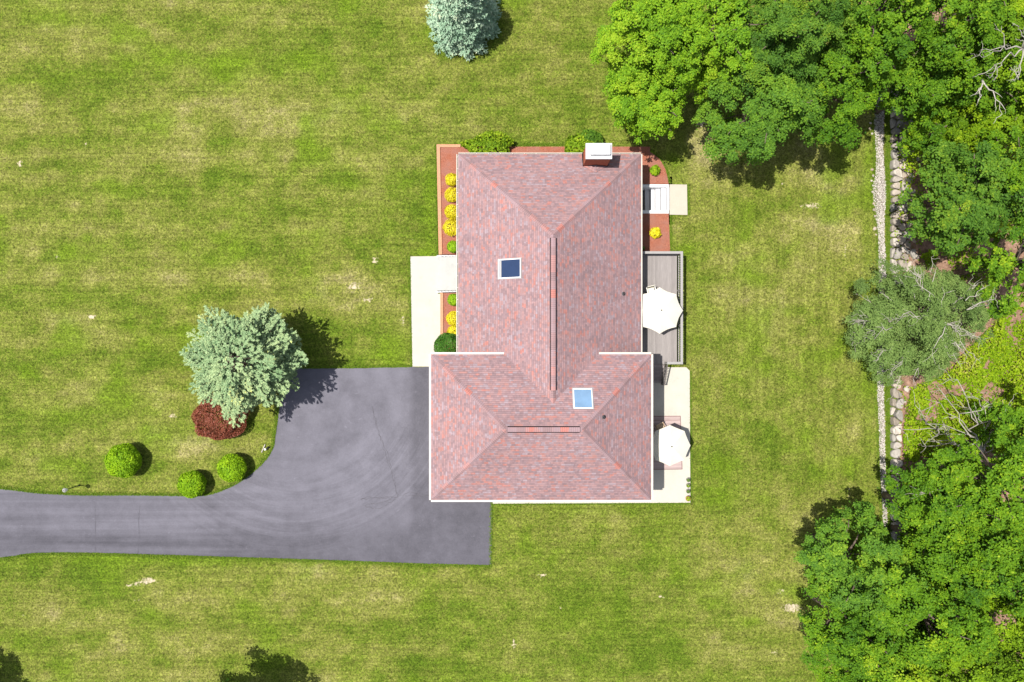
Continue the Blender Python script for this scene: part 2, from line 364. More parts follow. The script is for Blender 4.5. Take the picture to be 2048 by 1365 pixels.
M['spruce']=leafmat("blue_spruce_needles",G((0,(0.135,0.250,0.154)),(.45,(0.273,0.411,0.280)),(.8,(0.448,0.565,0.411)),(1,(0.625,0.659,0.441))),.12,.7,.15,(1,1,.9))
M['fir']=leafmat("silver_spruce_needles",G((0,(0.103,0.199,0.088)),(.4,(0.232,0.337,0.167)),(.8,(0.356,0.449,0.220)),(.93,(0.432,0.490,0.238)),(1,(0.497,0.510,0.150))),.12,.7,.15,(1,1,.8))
M['red']=leafmat("red_maple_leaf",G((0,(0.141,0.048,0.025)),(.5,(0.250,0.078,0.043)),(1,(0.384,0.108,0.078))),.2,.5,.25,(1.2,.7,.6))
M['globe']=leafmat("globe_cedar_leaf",G((0,(0.103,0.218,0.010)),(.5,(0.215,0.378,0.010)),(1,(0.344,0.494,0.015))),.2)
M['yellow']=leafmat("golden_leaf",G((0,(0.432,0.396,0.010)),(.5,(0.672,0.588,0.014)),(1,(0.800,0.720,0.060))),.3,.5,.25,(1.1,1.05,.5))
M['box']=leafmat("boxwood_leaf",G((0,(0.026,0.091,0.010)),(.5,(0.058,0.163,0.016)),(.86,(0.104,0.221,0.033)),(1,(0.585,0.546,0.429))),.2)
M['rhodo']=leafmat("shrub_leaf",G((0,(0.076,0.160,0.011)),(.5,(0.168,0.277,0.011)),(1,(0.336,0.407,0.028))),.28)
M['grassblade']=leafmat("grass_blade",G((0,(.060,.130,.006)),(.5,(.115,.200,.010)),(1,(.220,.250,.050))),.3)
M['under']=leafmat("undergrowth_leaf",G((0,(0.082,0.164,0.006)),(.5,(0.177,0.288,0.006)),(.9,(0.278,0.374,0.012)),(1,(0.326,0.347,0.050))),.3)

# ------------------------------------------------------------------ plan dimensions
EM=2.9; sM=(HC-EM)/F
XL,XR=(916.5-1024)*sM,(1282.5-1024)*sM; YT=(682.5-308.5)*sM
RM=6.37; sR=(HC-RM)/F; RX=(XL+XR)/2+.03; AY=(682.5-469.5)*sR
EG=4.65; sG=(HC-EG)/F
GL,GR=(862-1024)*sG,(1302.5-1024)*sG; GN,GS=(682.5-709)*sG,(682.5-1000.5)*sG
RG=7.25; sH=(HC-RG)/F; GY=(682.5-859.5)*sH; GA,GB=(1012-1024)*sH,(1164.5-1024)*sH
OV=.45
mW=(XL+OV,XR-OV,YT-OV); gW=(GL+OV,GR-OV,GS+OV,GN-OV)

# ------------------------------------------------------------------ setting: lawn
def lawn():
    fx=np.arange(-42,42.01,.27); fy=np.arange(-29,29.01,.27)
    xs=np.concatenate([[-420,-220,-120,-75,-52],fx,[52,75,120,220,420]]); ys=np.concatenate([[-420,-220,-120,-70,-42],fy,[42,70,120,220,420]])
    X,Y=np.meshgrid(xs,ys,indexing='ij'); px=1024+X*F/HC; py=682.5-Y*F/HC
    dry=.37+.07*(px>1380)+.42*(fbm(X*.16,Y*.22,3,4)-.5)+.40*(fbm(X*.07,Y*.07,11,3)-.5)+.6*(fbm(X*.42,Y*.6,71,4)-.5)+.5*(fbm(X*1.0,Y*1.3,73,2)-.5)+.35*(vnoise(X*.06,Y*1.1,5)-.5)*(px<900)
    lush=np.clip((fbm(X*.34,Y*.44,23,4)-.57)*3.6,0,.8)
    bare=np.zeros_like(X)
    def blob(A,lst,jit=31):
        for cx,cy,rx,ry,v in lst:
            d=((px-cx)/rx)**2+((py-cy)/ry)**2
            A+=v*np.exp(-d*1.1)
    blob(bare,[(300,1161,26,8,.62),(262,1170,22,6,.5),(280,1166,30,10,.15),(275,1203,26,4,.5),(183,635,9,6,.95),(750,521,9,8,.8),(116,513,10,6,.7),(40,328,8,9,.8),
        (708,574,20,15,.60),(738,600,18,9,.58),(805,640,9,26,.5),(1402,246,18,16,.60),(1085,1152,14,6,.7),(1322,1194,12,6,.6),(1562,1182,20,10,.5),(1584,1216,30,16,.62),
        (1028,1288,8,14,.6),(1690,500,7,30,.5),(1622,412,34,11,.57),(345,832,14,8,.6),(1550,1305,14,9,.5),(1700,980,8,24,.45),(170,290,7,10,.6),(130,298,6,9,.5),(1565,370,9,9,.5),(825,478,7,5,.6),(475,1170,8,6,.5),(1800,445,10,8,.4),(1120,1215,7,5,.6),(50,1230,10,6,.5)])
    blob(dry,[(712,590,60,50,.35),(1410,290,45,45,.45),(800,640,30,40,.35),(1560,330,70,40,.22),(1500,560,120,160,.08),(1500,1200,130,120,.14),(350,1190,140,35,.32),(790,1185,60,22,.3),
        (60,930,40,22,.3),(300,960,40,16,.3),(1640,470,60,40,.2),(1700,760,30,100,.15),(860,150,50,60,.14),(700,60,60,40,.1),(80,490,50,24,.15),(100,1230,60,30,.25),(1250,1050,60,30,.16)])
    blob(lush,[(860,410,14,90,.75),(800,690,26,40,.7),(770,710,40,20,.6),(1735,640,14,330,.65),(1740,330,16,60,.6),(120,830,70,20,.5),(90,20,60,30,.4),(130,45,60,18,.4),(300,870,60,22,.35),(1150,1020,120,14,.45),(1010,1060,24,30,.3),
        (1355,340,22,50,.45),(1220,1135,20,14,.7),(1535,1095,16,14,.6),(1200,1230,60,50,.3),(40,1290,30,40,.4),(300,1120,400,12,.7),(560,880,14,60,.7),(940,330,5,5,0),(850,530,10,40,.2),(1100,1255,60,40,.3),(1395,620,12,110,.35),(530,930,30,30,.4),(60,160,80,5,.8),(190,150,80,5,.7)])
    dr=np.clip(dry,0.02,.93); lu=np.clip(lush,0,.95)
    nx,ny=X.shape; V=np.stack([X,Y,np.zeros_like(X)],-1).reshape(-1,3)
    i=np.arange(nx-1)[:,None]*ny+np.arange(ny-1)[None,:]
    Q=np.stack([i,i+ny,i+ny+1,i+1],-1).reshape(-1,4)
    c=V[Q].mean(1)
    hole=((c[:,0]>mW[0]+.4)&(c[:,0]<11.7)&(c[:,1]>8.6)&(c[:,1]<12.0))
    Q=Q[~hole]
    o=np_mesh("lawn",V,Q,M['lawn'],attrs={"dry":dr.ravel(),"lush":lu.ravel(),"bare":bare.ravel()}); tag(o,kind="structure")
lawn()

def ragged(poly,step=.35,amp=.03,seed=1):
    r=random.Random(seed); out=[]
    for (a,b),(c,d) in zip(poly,poly[1:]+poly[:1]):
        n=max(1,int(math.hypot(c-a,d-b)/step))
        for k in range(n):
            f=k/n; j=0 if k==0 else amp
            out.append((a+(c-a)*f+r.uniform(-j,j),b+(d-b)*f+r.uniform(-j,j)))
    return out
def spline(pts,n=6):
    out=[]
    for i in range(len(pts)-1):
        p0=pts[max(i-1,0)];p1=pts[i];p2=pts[i+1];p3=pts[min(i+2,len(pts)-1)]
        for k in range(n):
            t=k/n; out.append(tuple(.5*((2*p1[q])+(-p0[q]+p2[q])*t+(2*p0[q]-5*p1[q]+4*p2[q]-p3[q])*t*t+(-p0[q]+3*p1[q]-3*p2[q]+p3[q])*t**3) for q in (0,1)))
    out.append(pts[-1]); return out
def sheet(name,poly,z,mat,z0=None):
    m=MB()
    if z0 is None: m.add([(x,y,z) for x,y in poly],[tuple(range(len(poly)))])
    else: m.prism(poly,z0,z)
    o=m.build(name,mat); tag(o,kind="structure")
    # make sure the faces look up
    if z0 is None and o.data.polygons[0].normal.z<0: o.data.flip_normals()
    elif z0 is not None:
        b=bmesh.new(); b.from_mesh(o.data); bmesh.ops.recalc_face_normals(b,faces=b.faces); b.to_mesh(o.data); b.free()
    return o
def P(lst,h=0.0): return [XY(x,y,h) for x,y in lst]

top_edge=spline(P([(-900,935),(-300,955),(0,978),(70,986),(160,990.5),(260,990.5),(345,991.5),(400,992),(435,985),(475,967),(505,946),(532,920),(547,895),(551,870),(555,845),(558,820),(563,795),(570,762),(577,738)]),5)
bot_edge=spline(P([(983,1130.5),(860,1128),(640,1120),(480,1115),(320,1110),(180,1106),(90,1106),(45,1109),(0,1116),(-300,1150),(-900,1190)]),5)
drive=top_edge+P([(720,737),(860,734),(930,734),(930,940),(985,950),(985,1003)])+bot_edge
sheet("driveway",ragged(drive,.3,.02,3),.02,M['asphalt'])
m=MB()
def strip(m,pts,wd,z,seed=0,amp=.07):
    r=random.Random(seed); pts=ragged(pts+[pts[-1]],.18,amp,seed)[:-1]
    L=[];R=[]
    for i,(x,y) in enumerate(pts):
        a=pts[max(i-1,0)];b=pts[min(i+1,len(pts)-1)]; d=Vector((b[0]-a[0],b[1]-a[1],0)); d.normalize() if d.length>0 else None
        ww=wd*r.uniform(.4,1.2)*.5; L.append((x-d.y*ww,y+d.x*ww,z)); R.append((x+d.y*ww,y-d.x*ww,z))
    n=len(pts); m.add(L+R,[(i,i+1,n+i+1,n+i) for i in range(n-1)])
strip(m,P([(744,812),(747,826),(752,852),(764,884),(774,902),(778,925),(789,955),(792,985),(796,994)]),.022,.0245,1)
strip(m,P([(796,994),(770,997),(740,994),(722,999)]),.024,.0245,2); strip(m,P([(792,998),(770,1012),(755,1018),(730,1012)]),.024,.0245,3)
strip(m,P([(800,992),(822,984),(838,988),(858,992)]),.024,.0245,4)
o=m.build("asphalt_crack",M['crack']); tag(o,kind="structure")
m=MB(); strip(m,P([(280,1012),(277,1040),(280,1075),(276,1108)]),.022,.0245,5,.02); strip(m,P([(190,1005),(192,1040),(190,1085),(192,1104)]),.018,.0245,6,.02)
o=m.build("asphalt_seam",M['seam']); tag(o,kind="structure")

# front walk, beds, slab, patio
sheet("front_walk",P([(821,513.5),(876,513),(876,588),(886,588),(886,660),(886,740),(824,740)][:3]+[(881,588),(881,700),(900,708),(900,733.5),(825,733.5)]),.05,M['walk'],-.1)
sheet("patio",P([(1270,735)]) + P([(1372,735),(1379,742),(1380.5,1005.5),(985.5,1007.5),(985.5,985),(1270,975)]),.05,M['patio'],-.1)
sheet("side_slab",P([(1339,369.5),(1373.5,370),(1374.5,430.5),(1339,430)]),.06,M['slab'],-.1)
y1,y0=XY(0,369.5)[1],XY(0,427)[1]       # stairwell inner span
SWX1=XY(1337,0)[0]
bed_w=P([(879,294),(1300,294),(1300,330),(960,330),(960,512.5),(884,512.5)])
sheet("mulch_bed",ragged(bed_w,.4,.0,2),.035,M['mulch'])
sheet("mulch_bed",P([(885,584),(960,584),(960,740),(886,740)]),.035,M['mulch'])
sheet("mulch_bed",ragged(spline(P([(1285,301),(1300,305),(1318,318),(1331,340),(1337,368)]),4)+[(SWX1,y1+.02),(mW[1]-.05,y1+.02),XY(1265,301)],.3,.012,5),.040,M['mulch'])
sheet("mulch_bed",[(mW[1]-.05,y0-.02),(SWX1,y0-.02)]+P([(1340,500),(1340,508)])+[(mW[1]-.05,XY(0,508)[1])],.040,M['mulch'])

def edging(name,poly,label):
    m=MB(); m.prism(poly,-.05,.11); o=m.build(name,M['edging']); tag(o,label,"edging","brick edging along the front beds")
    b=bmesh.new(); b.from_mesh(o.data); bmesh.ops.recalc_face_normals(b,faces=b.faces); bmesh.ops.bevel(b,geom=[e for e in b.edges],offset=.012,segments=1,affect='EDGES'); b.to_mesh(o.data); b.free()
edging("brick_edging",P([(873,289),(921,289),(921,295),(880,295),(884.5,512.5),(877.5,512.5)],.1),"long orange brick edging turning the corner around the north front bed")
edging("brick_edging",P([(880.5,584.5),(886.5,584.5),(886.5,690),(880.5,690)],.1),"short orange brick edging between concrete front walk and the shrub bed")

# ------------------------------------------------------------------ house
house=thing("house",(RX,2.0,0),"large brick-red shingled hip roof house with white chimney cap and two skylights","house")
HL=house.location
def part(mb,name,mat,parent=house,smooth=False,root=HL):
    """vertices are in world space: parent keeps them there"""
    o=mb.build(name,mat,None,smooth); o.parent=parent
    o.matrix_parent_inverse=Matrix.Translation(-Vector(root)) if parent.type=='EMPTY' else Matrix(); return o
def roof_face(m,pts,thick=.0):
    """uv in metres: u along the eave (first edge), v up the slope"""
    p=[Vector(q) for q in pts]; u=(p[1]-p[0]).normalized(); n=(p[1]-p[0]).cross(p[-1]-p[0]).normalized(); v=n.cross(u)
    if v.z<0: v=-v
    m.add(pts,[tuple(range(len(pts)))],[[((q-p[0]).dot(u)+pts[0][0]*3.1,(q-p[0]).dot(v)) for q in p]])
mr=MB()
YB=GY+.4
def main_eave_y(): return YB
roof_face(mr,[(XL,YT,EM),(XL,YB,EM),(RX,YB,RM),(RX,AY,RM)])
roof_face(mr,[(XR,YB,EM),(XR,YT,EM),(RX,AY,RM),(RX,YB,RM)])
roof_face(mr,[(XR,YT,EM),(XL,YT,EM),(RX,AY,RM)])
main_roof=part(mr,"roof",M['shingle']); 
gr=MB()
roof_face(gr,[(GL,GN,EG),(GL,GS,EG),(GA,GY,RG)]); roof_face(gr,[(GR,GS,EG),(GR,GN,EG),(GB,GY,RG)])
roof_face(gr,[(GL,GS,EG),(GR,GS,EG),(GB,GY,RG),(GA,GY,RG)]); roof_face(gr,[(GR,GN,EG),(GL,GN,EG),(GA,GY,RG),(GB,GY,RG)])
garage_roof=part(gr,"roof",M['shingle'])
# trim the main roof where it would stick out west/east of the garage wall: soffit boxes hide the rest
# hip caps
def cap_line(m,a,b,wd=.34,lift=.03,drop=.10):
    a=Vector(a);b=Vector(b); d=(b-a); L=d.length; d.normalize(); s=d.cross(Vector((0,0,1))).normalized()
    n=max(1,int(L/.14))
    for k in range(n):
        p=a+d*(L*k/n); q=a+d*(L*(k+1)/n+.02); e=Vector((0,0,lift+.006)); f=Vector((0,0,lift))
        dr=Vector((0,0,-drop))
        vs=[p+s*wd*.5+dr+e,p+e,p-s*wd*.5+dr+e,q+s*wd*.5+dr+f,q+f,q-s*wd*.5+dr+f]
        v0,v1=L*k/n,L*(k+1)/n-.001
        m.add(vs,[(0,1,4,3),(1,2,5,4)],[[(.1,v0),(.2,v0),(.2,v1),(.1,v1)],[(.2,v0),(.3,v0),(.3,v1),(.2,v1)]])
hm=MB(); cap_line(hm,(XL+.1,YT-.1,EM+.05),(RX,AY,RM)); cap_line(hm,(XR-.1,YT-.1,EM+.05),(RX,AY,RM)); cap_line(hm,(RX,AY,RM),(RX,GN-3.2,RM),.3)
part(hm,"hip_cap",M['caps'],main_roof)
hg=MB()
for a,b in (((GL+.1,GN-.1,EG+.05),(GA,GY,RG)),((GL+.1,GS+.1,EG+.05),(GA,GY,RG)),((GR-.1,GN-.1,EG+.05),(GB,GY,RG)),((GR-.1,GS+.1,EG+.05),(GB,GY,RG))): cap_line(hg,a,b)
cap_line(hg,(GA,GY,RG),(GB,GY,RG),.3); part(hg,"hip_cap",M['caps'],garage_roof)
# ridge vents: dark louvre edges under a shingled cap
def ridge_vent(a,b,parent):
    a=Vector(a);b=Vector(b);d=(b-a).normalized();s=d.cross(Vector((0,0,1))).normalized()
    m=MB()
    for sg in (1,-1):
        o0=s*sg*.20; i0=s*sg*.0
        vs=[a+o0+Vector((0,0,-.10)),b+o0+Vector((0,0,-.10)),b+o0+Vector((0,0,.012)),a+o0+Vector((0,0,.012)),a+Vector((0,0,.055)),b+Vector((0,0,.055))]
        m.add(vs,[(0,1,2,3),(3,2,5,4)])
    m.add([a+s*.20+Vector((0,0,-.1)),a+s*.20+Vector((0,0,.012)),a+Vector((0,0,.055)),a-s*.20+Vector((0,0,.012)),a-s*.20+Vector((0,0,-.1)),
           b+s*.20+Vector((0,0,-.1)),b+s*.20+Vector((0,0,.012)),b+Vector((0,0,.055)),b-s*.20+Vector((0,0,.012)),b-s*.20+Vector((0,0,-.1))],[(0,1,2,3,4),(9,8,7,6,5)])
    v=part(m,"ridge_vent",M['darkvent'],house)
    c=MB(); cap_line(c,a+Vector((0,0,.045)),b+Vector((0,0,.035)),.30,.035,.03); part(c,"vent_cap",M['caps'],v)
ridge_vent((RX,(682.5-476)*sR,RM),(RX,(682.5-781)*sR,RM),main_roof)
ridge_vent(((1015-1024)*sH,GY,RG),((1159-1024)*sH,GY,RG),garage_roof)
# fascia, gutters
def gutter(a,b,z,out,solid,parent,gw_=.13):
    """a,b ends on the eave line; out = outward unit vector"""
    a=Vector((a[0],a[1],0));b=Vector((b[0],b[1],0));o=Vector((out[0],out[1],0)); d=(b-a).normalized(); L=(b-a).length
    m=MB()
    def bx(s0,s1,o0,o1,z0,z1):
        vs=[]
        for zz in (z0,z1):
            for ss,oo in ((s0,o0),(s1,o0),(s1,o1),(s0,o1)):
                q=a+d*ss+o*oo; vs.append((q.x,q.y,z+zz))
        m.add(vs,[(3,2,1,0),(4,5,6,7),(0,1,5,4),(1,2,6,5),(2,3,7,6),(3,0,4,7)])
    bx(0,L,-.03,-.005,-.2,-.02)                       # fascia board
    bx(0,L,.0,gw_-.01,-.13,-.115); bx(0,L,gw_-.035,gw_,-.113,-.028)
    k=.45
    while k<L: bx(k,k+.03,.0,gw_-.036,-.045,-.03); k+=.82
    if solid: bx(0,L,.002,gw_-.002,-.027,-.012)
    ob=part(m,"gutter",M['trim'],house)
    b2=bmesh.new(); b2.from_mesh(ob.data); bmesh.ops.recalc_face_normals(b2,faces=b2.faces); b2.to_mesh(ob.data); b2.free()
    if not solid:
        m2=MB(); m2.add([tuple(a+o*.001)[:2]+(z-.112,),tuple(b+o*.001)[:2]+(z-.112,),tuple(b+o*(gw_-.036))[:2]+(z-.112,),tuple(a+o*(gw_-.036))[:2]+(z-.112,)],[(0,1,2,3)])
        part(m2,"gutter_channel",M['gutter_in'],ob)
gutter((XL,GN),(XL,YT),EM,(-1,0),False,main_roof); gutter((XR,GN),(XR,YT),EM,(1,0),True,main_roof,.075); gutter((XL,YT),(XR,YT),EM,(0,1),False,main_roof,.10)
gutter((GL,GS),(GL,GN),EG,(-1,0),True,garage_roof); gutter((GR,GS),(GR,GN),EG,(1,0),True,garage_roof); gutter((GL,GS),(GR,GS),EG,(0,-1),True,garage_roof)
gutter((GL,GN),((1008-1024)*sG,GN),EG,(0,1),True,garage_roof); gutter(((1198-1024)*sG,GN),(GR,GN),EG,(0,1),True,garage_roof)
# walls with a hipped top so nothing pokes through the roof
wm=MB(); wm.box(mW[0],mW[1],GN-.6,mW[2],-1.2,EM+.12); part(wm,"wall",M['siding'])
wg=MB(); wg.box(gW[0],gW[1],gW[2],gW[3],-.3,EG+.12); part(wg,"wall",M['siding'])
sf=MB(); sf.box(XL+.03,XR-.03,GN-.4,YT-.03,EM-.2,EM-.17); part(sf,"soffit",M['white'],main_roof)
sf=MB(); sf.box(GL+.03,GR-.03,GS+.03,GN-.03,EG-.2,EG-.17); part(sf,"soffit",M['white'],garage_roof)
# openings of the facades
def opening(name,x,y,z0,z1,wd,axis,sgn,glassmat,mullions=1):
    m=MB(); f=.07
    if axis=='x': 
        m.box(min(x,x+sgn*.05),max(x,x+sgn*.05),y-wd/2,y+wd/2,z0,z1)
    else: m.box(x-wd/2,x+wd/2,min(y,y+sgn*.05),max(y,y+sgn*.05),z0,z1)
    o=part(m,name,M['white'])
    g=MB(); k=max(1,mullions); cw=(wd-f*(k+1))/k
    for i in range(k):
        a=-wd/2+f+i*(cw+f)
        if axis=='x': g.box(min(x+sgn*.052,x+sgn*.056),max(x+sgn*.052,x+sgn*.056),y+a,y+a+cw,z0+f,z1-f)
        else: g.box(x+a,x+a+cw,min(y+sgn*.052,y+sgn*.056),max(y+sgn*.052,y+sgn*.056),z0+f,z1-f)
    part(g,"pane" if name!="garage_door" else "door_panel",glassmat,o)
for yy in (10.3,7.2,1.2): opening("window",mW[0],yy,1.15,2.35,1.7,'x',-1,M['window'],2)
opening("door",mW[0],XY(0,548)[1],.55,2.6,1.0,'x',-1,M['door'])
for yy in (-3.2,-7.6): opening("garage_door",gW[0],yy,.03,2.4,2.7,'x',-1,M['door'],4)
for yy in (-3.2,-7.6): opening("window",gW[0],yy,3.0,4.1,1.5,'x',-1,M['window'],2)
opening("glass_door",mW[1],3.2,1.12,2.75,1.9,'x',1,M['window'],2); opening("window",mW[1],7.6,1.4,2.6,1.6,'x',1,M['window'],2)
opening("glass_door",gW[1],-6.4,.06,2.1,1.9,'x',1,M['window'],2); opening("window",gW[1],-5.0,2.9,4.1,1.6,'x',1,M['window'],2)
for xx in (-2.0,2.0,6.0): opening("window",xx,gW[2],2.9,4.1,1.5,'y',-1,M['window'],2)
for xx in (-1.2,2.2): opening("window",xx,mW[2],1.15,2.35,1.5,'y',1,M['window'],2)
# skylights
def skylight(px0,px1,py0,py1,axis,gm):
    """curb mounted skylight lying on a roof plane"""
    if axis=='w': zf=lambda x,y: EM+(x-XL)*(RM-EM)/(RX-XL)
    else: zf=lambda x,y: EG+(GN-y)*(RG-EG)/(GN-GY)
    cxp,cyp=(px0+px1)/2,(py0+py1)/2; z=5.3
    for _ in range(8): x,y,_z=W(cxp,cyp,z); z=zf(x,y)
    z+=.08; s=(HC-z)/F; hx,hy=(px1-px0)/2*s,(py1-py0)/2*s
    def pt(dx,dy,e): return (x+dx,y+dy,zf(x+dx,y+dy)+e)
    def ring(m,ox,oy,ix,iy,e0,e1):
        o0=[pt(a*ox,b*oy,e0) for a,b in ((-1,-1),(1,-1),(1,1),(-1,1))]; o1=[pt(a*ox,b*oy,e1) for a,b in ((-1,-1),(1,-1),(1,1),(-1,1))]
        i1=[pt(a*ix,b*iy,e1) for a,b in ((-1,-1),(1,-1),(1,1),(-1,1))]; i0=[pt(a*ix,b*iy,e0) for a,b in ((-1,-1),(1,-1),(1,1),(-1,1))]
        m.add(o0+o1+i1+i0,[f for k in range(4) for k2 in ((k+1)%4,) for f in ((k,k2,4+k2,4+k),(4+k,4+k2,8+k2,8+k),(8+k,8+k2,12+k2,12+k))])
    rootp=house
    m=MB(); ring(m,hx,hy,hx-.06,hy-.06,-.05,.11); o=part(m,"skylight",M['white'],rootp)
    fl=MB(); ring(fl,hx+.05,hy+.05,hx-.02,hy-.02,-.02,.022); part(fl,"flashing",M['grey'],o)
    g=MB(); g.add([pt(a*(hx-.055),b*(hy-.055),.075) for a,b in ((-1,-1),(1,-1),(1,1),(-1,1))],[(0,1,2,3)]); part(g,"pane",gm,o)
    if axis=='w':
        g=MB(); g.add([pt(-hx+.085,b,.08) for b in (-hy+.085,hy-.085)]+[pt(-hx+.2,b,.08) for b in (hy-.085,-hy+.085)],[(0,3,2,1)]); part(g,"blind_rail",M['grey'],o)
skylight(996.5,1041.5,518.5,557,'w',M['glass_dark']); skylight(1146.5,1185,778,816,'n',M['glass_pale'])
# plumbing vents
def stack(px,py,zf,parent):
    z=4
    for _ in range(8): x,y,_q=W(px,py,z); z=zf(x,y)
    m=MB(); m.lathe([(.05,-.05),(.05,.28),(.038,.28),(.036,.1)],x,y,12); 
    m.v=[(a,b,c+z) for a,b,c in m.v]; o=part(m,"plumbing_vent",M['pipe'],house,True)
    c=MB(); c.lathe([(.17,-.06),(.10,.03),(.055,.07),(.052,.07)],x,y,14); c.v=[(a,b,q+z) for a,b,q in c.v]; part(c,"flashing_boot",M['pipe'],o,True)
stack(1246,588,lambda x,y:EM+(XR-x)*(RM-EM)/(XR-RX),main_roof); stack(1206.5,834.5,lambda x,y:EG+(GR-x)*(RG-EG)/(GR-GB),garage_roof)
# chimney
CH=5.35; cw,cs=XY(1172.5,318)[0],0
x0=XY(1172.5,318,CH)[0]; x1=XY(1222,318,CH)[0]; ys=XY(0,317.8,CH)[1]; yn=XY(0,289.5,CH)[1]
m=MB(); m.box(x0,x1,ys,yn,-.2,CH); ch=part(m,"chimney",M['brick'],house)
m=MB(); m.box(x0-.05,x1+.05,ys-.05,yn+.05,CH+.002,CH+.13); part(m,"chimney_cap",M['capmetal'],ch)
m=MB(); m.box(x0+.19,x1-.10,ys+.17,yn-.03,CH+.36,CH+.40); part(m,"flue_cover",M['white'],ch)
for ax in (x0+.2,(x0+x1)/2+.02): 
    m=MB(); m.box(ax+.10,ax+.26 if ax<x1-.3 else ax+.03,ys+.19,ys+.21,CH+.13,CH+.36); part(m,"flue_screen",M['grey'],ch)
m=MB(); m.box(x0+.2,x0+.22,ys+.215,yn-.3,CH+.13,CH+.36); part(m,"flue_screen",M['grey'],ch)
m=MB(); m.box(x1-.13,x1-.11,ys+.2,yn-.05,CH+.13,CH+.36); part(m,"flue_screen",M['grey'],ch)
m=MB(); m.box(x0+.24,x1-.16,ys+.26,yn-.09,CH+.13,CH+.27); part(m,"flue_opening",M['black'],ch)
ze=lambda y:EM+(YT-y)*(RM-EM)/(YT-AY)
m=MB(); xm=(x0+x1)/2; zr=ze(ys)+.30; yr=YT-(zr-EM)*(YT-AY)/(RM-EM)
roof_face(m,[(x0-.02,ys-.012,ze(ys)+.02),(xm,yr,zr+.02),(xm,ys-.012,zr)]); roof_face(m,[(xm,yr,zr+.02),(x1+.02,ys-.012,ze(ys)+.02),(xm,ys-.012,zr)])
part(m,"cricket",M['shingle'],ch)
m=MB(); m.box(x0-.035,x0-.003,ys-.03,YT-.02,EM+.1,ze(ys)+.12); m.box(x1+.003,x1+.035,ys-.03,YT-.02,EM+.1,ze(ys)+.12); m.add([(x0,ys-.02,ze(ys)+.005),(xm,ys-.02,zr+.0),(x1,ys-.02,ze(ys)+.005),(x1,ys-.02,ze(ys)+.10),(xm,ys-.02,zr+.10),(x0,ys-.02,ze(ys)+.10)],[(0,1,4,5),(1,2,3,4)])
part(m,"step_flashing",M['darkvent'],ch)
# downspout at the garage corner
m=MB(); m.box(gW[0]-.1,gW[0]-.02,gW[2]+.1,gW[2]+.18,.05,EG-.2); part(m,"downspout",M['trim'])

# ------------------------------------------------------------------ front stoop
ax0,ax1=XY(876,0)[0],mW[0]-.003; sy1,sy0=XY(0,514.5,.4)[1],XY(0,581.5,.4)[1]
st=thing("front_stoop",(ax0,(sy0+sy1)/2,0),"pale concrete front steps with dark iron railings between front walk and house","steps")
R0=st.location.copy()
m=MB(); d=.30; 
for k in range(3): m.box(ax0+d*k,ax1 if k==2 else ax0+d*(k+1)-.002,sy0,sy1,-.1,.17*(k+1)+.03)
part(m,"step",M['stoop'],st,False,R0)
for yy in (sy1+.07,sy0-.07):
    m=MB(); m.box(ax0-.05,ax1,yy-.065,yy+.065,-.1,.3); o=part(m,"cheek_wall",M['white'],st,False,R0)
    m=MB(); m.ring_tube([(ax0+.05,yy,1.0),(ax0+.65,yy,1.32),(ax1,yy,1.34)],.022,6)
    n=9
    for k in range(n):
        x=ax0+.06+(ax1-ax0-.1)*k/(n-1); z=1.0+min(1,(x-ax0-.05)/.6)*.32; m.ring_tube([(x,yy,.28),(x,yy,z)],.012 if 0<k<n-1 else .02,5)
    part(m,"railing",M['black'],st,False,R0)

# ------------------------------------------------------------------ areaway (basement steps)
wx0=mW[1]+.003; rt=.12
aw=thing("basement_stairwell",(SWX1,(y0+y1)/2,0),"white walled basement stairwell stepping down from the small concrete slab","stairwell")
R0=aw.location.copy(); iy1=XY(0,375,rt)[1]; iy0=XY(0,421,rt)[1]; oy1=XY(0,369.3,rt)[1]; oy0=XY(0,427.3,rt)[1]
for a,b in ((iy1,oy1),(oy0,iy0)):
    m=MB(); m.box(wx0,SWX1,a,b,-1.3,rt); part(m,"side_wall",M['white'],aw,False,R0)
m=MB(); xs=[XY(q,0)[0] for q in (1338,1332,1322,1312,1303)]; n=4; dz=.2
for k in range(n): m.box(xs[k+1]+.03,xs[k],iy0+.002,iy1-.002,-1.3,rt-.02-dz*k)
m.box(xs[4]-.33,xs[4],iy0+.002,iy1-.002,-1.3,rt-.02-dz*n); part(m,"step",M['whitestep'],aw,False,R0)
m=MB(); m.box(wx0,xs[4]-.332,iy0+.002,iy1-.002,-1.4,-.98); part(m,"landing",M['basement'],aw,False,R0)
m=MB(); m.box(xs[4]-.42,xs[4]-.345,iy0+.003,iy1-.003,-.979,-.972); part(m,"drain",M['black'],aw,False,R0)

# ------------------------------------------------------------------ deck
DZ=.90; RT=1.85; DX1=12.06; DYN=6.33; DYS=-1.64; DX0=mW[1]+.005; SX0,SX1=9.55,10.95
deck=thing("deck",((DX0+DX1)/2,(DYN+DYS)/2,0),"raised grey board deck with baluster railing along the house's east side","deck")
R0=deck.location.copy()
m=MB(); x=DX0
DF=DX1-.20
while x<DF-.05:
    m.box(x,min(x+.138,DF),DYS+.02,DYN-.02,DZ-.03,DZ); x+=.1445
part(m,"deck_floor",M['deck'],deck,False,R0)
m=MB(); m.box(DF-.045,DF,DYS,DYN,DZ-.28,DZ-.034); m.box(DX0,DF-.047,DYN-.045,DYN,DZ-.28,DZ-.034); m.box(DX0,DF-.047,DYS,DYS+.045,DZ-.28,DZ-.034)
part(m,"rim_joist",M['rail'],deck,False,R0)
posts=[(DX1-.1,DYN-.1),(DX1-.1,DYN-2.7),(DX1-.1,DYN-5.2),(DX1-.1,DYS+.1),(SX1+.06,DYS+.1),(DX0+.2,DYN-.1)]
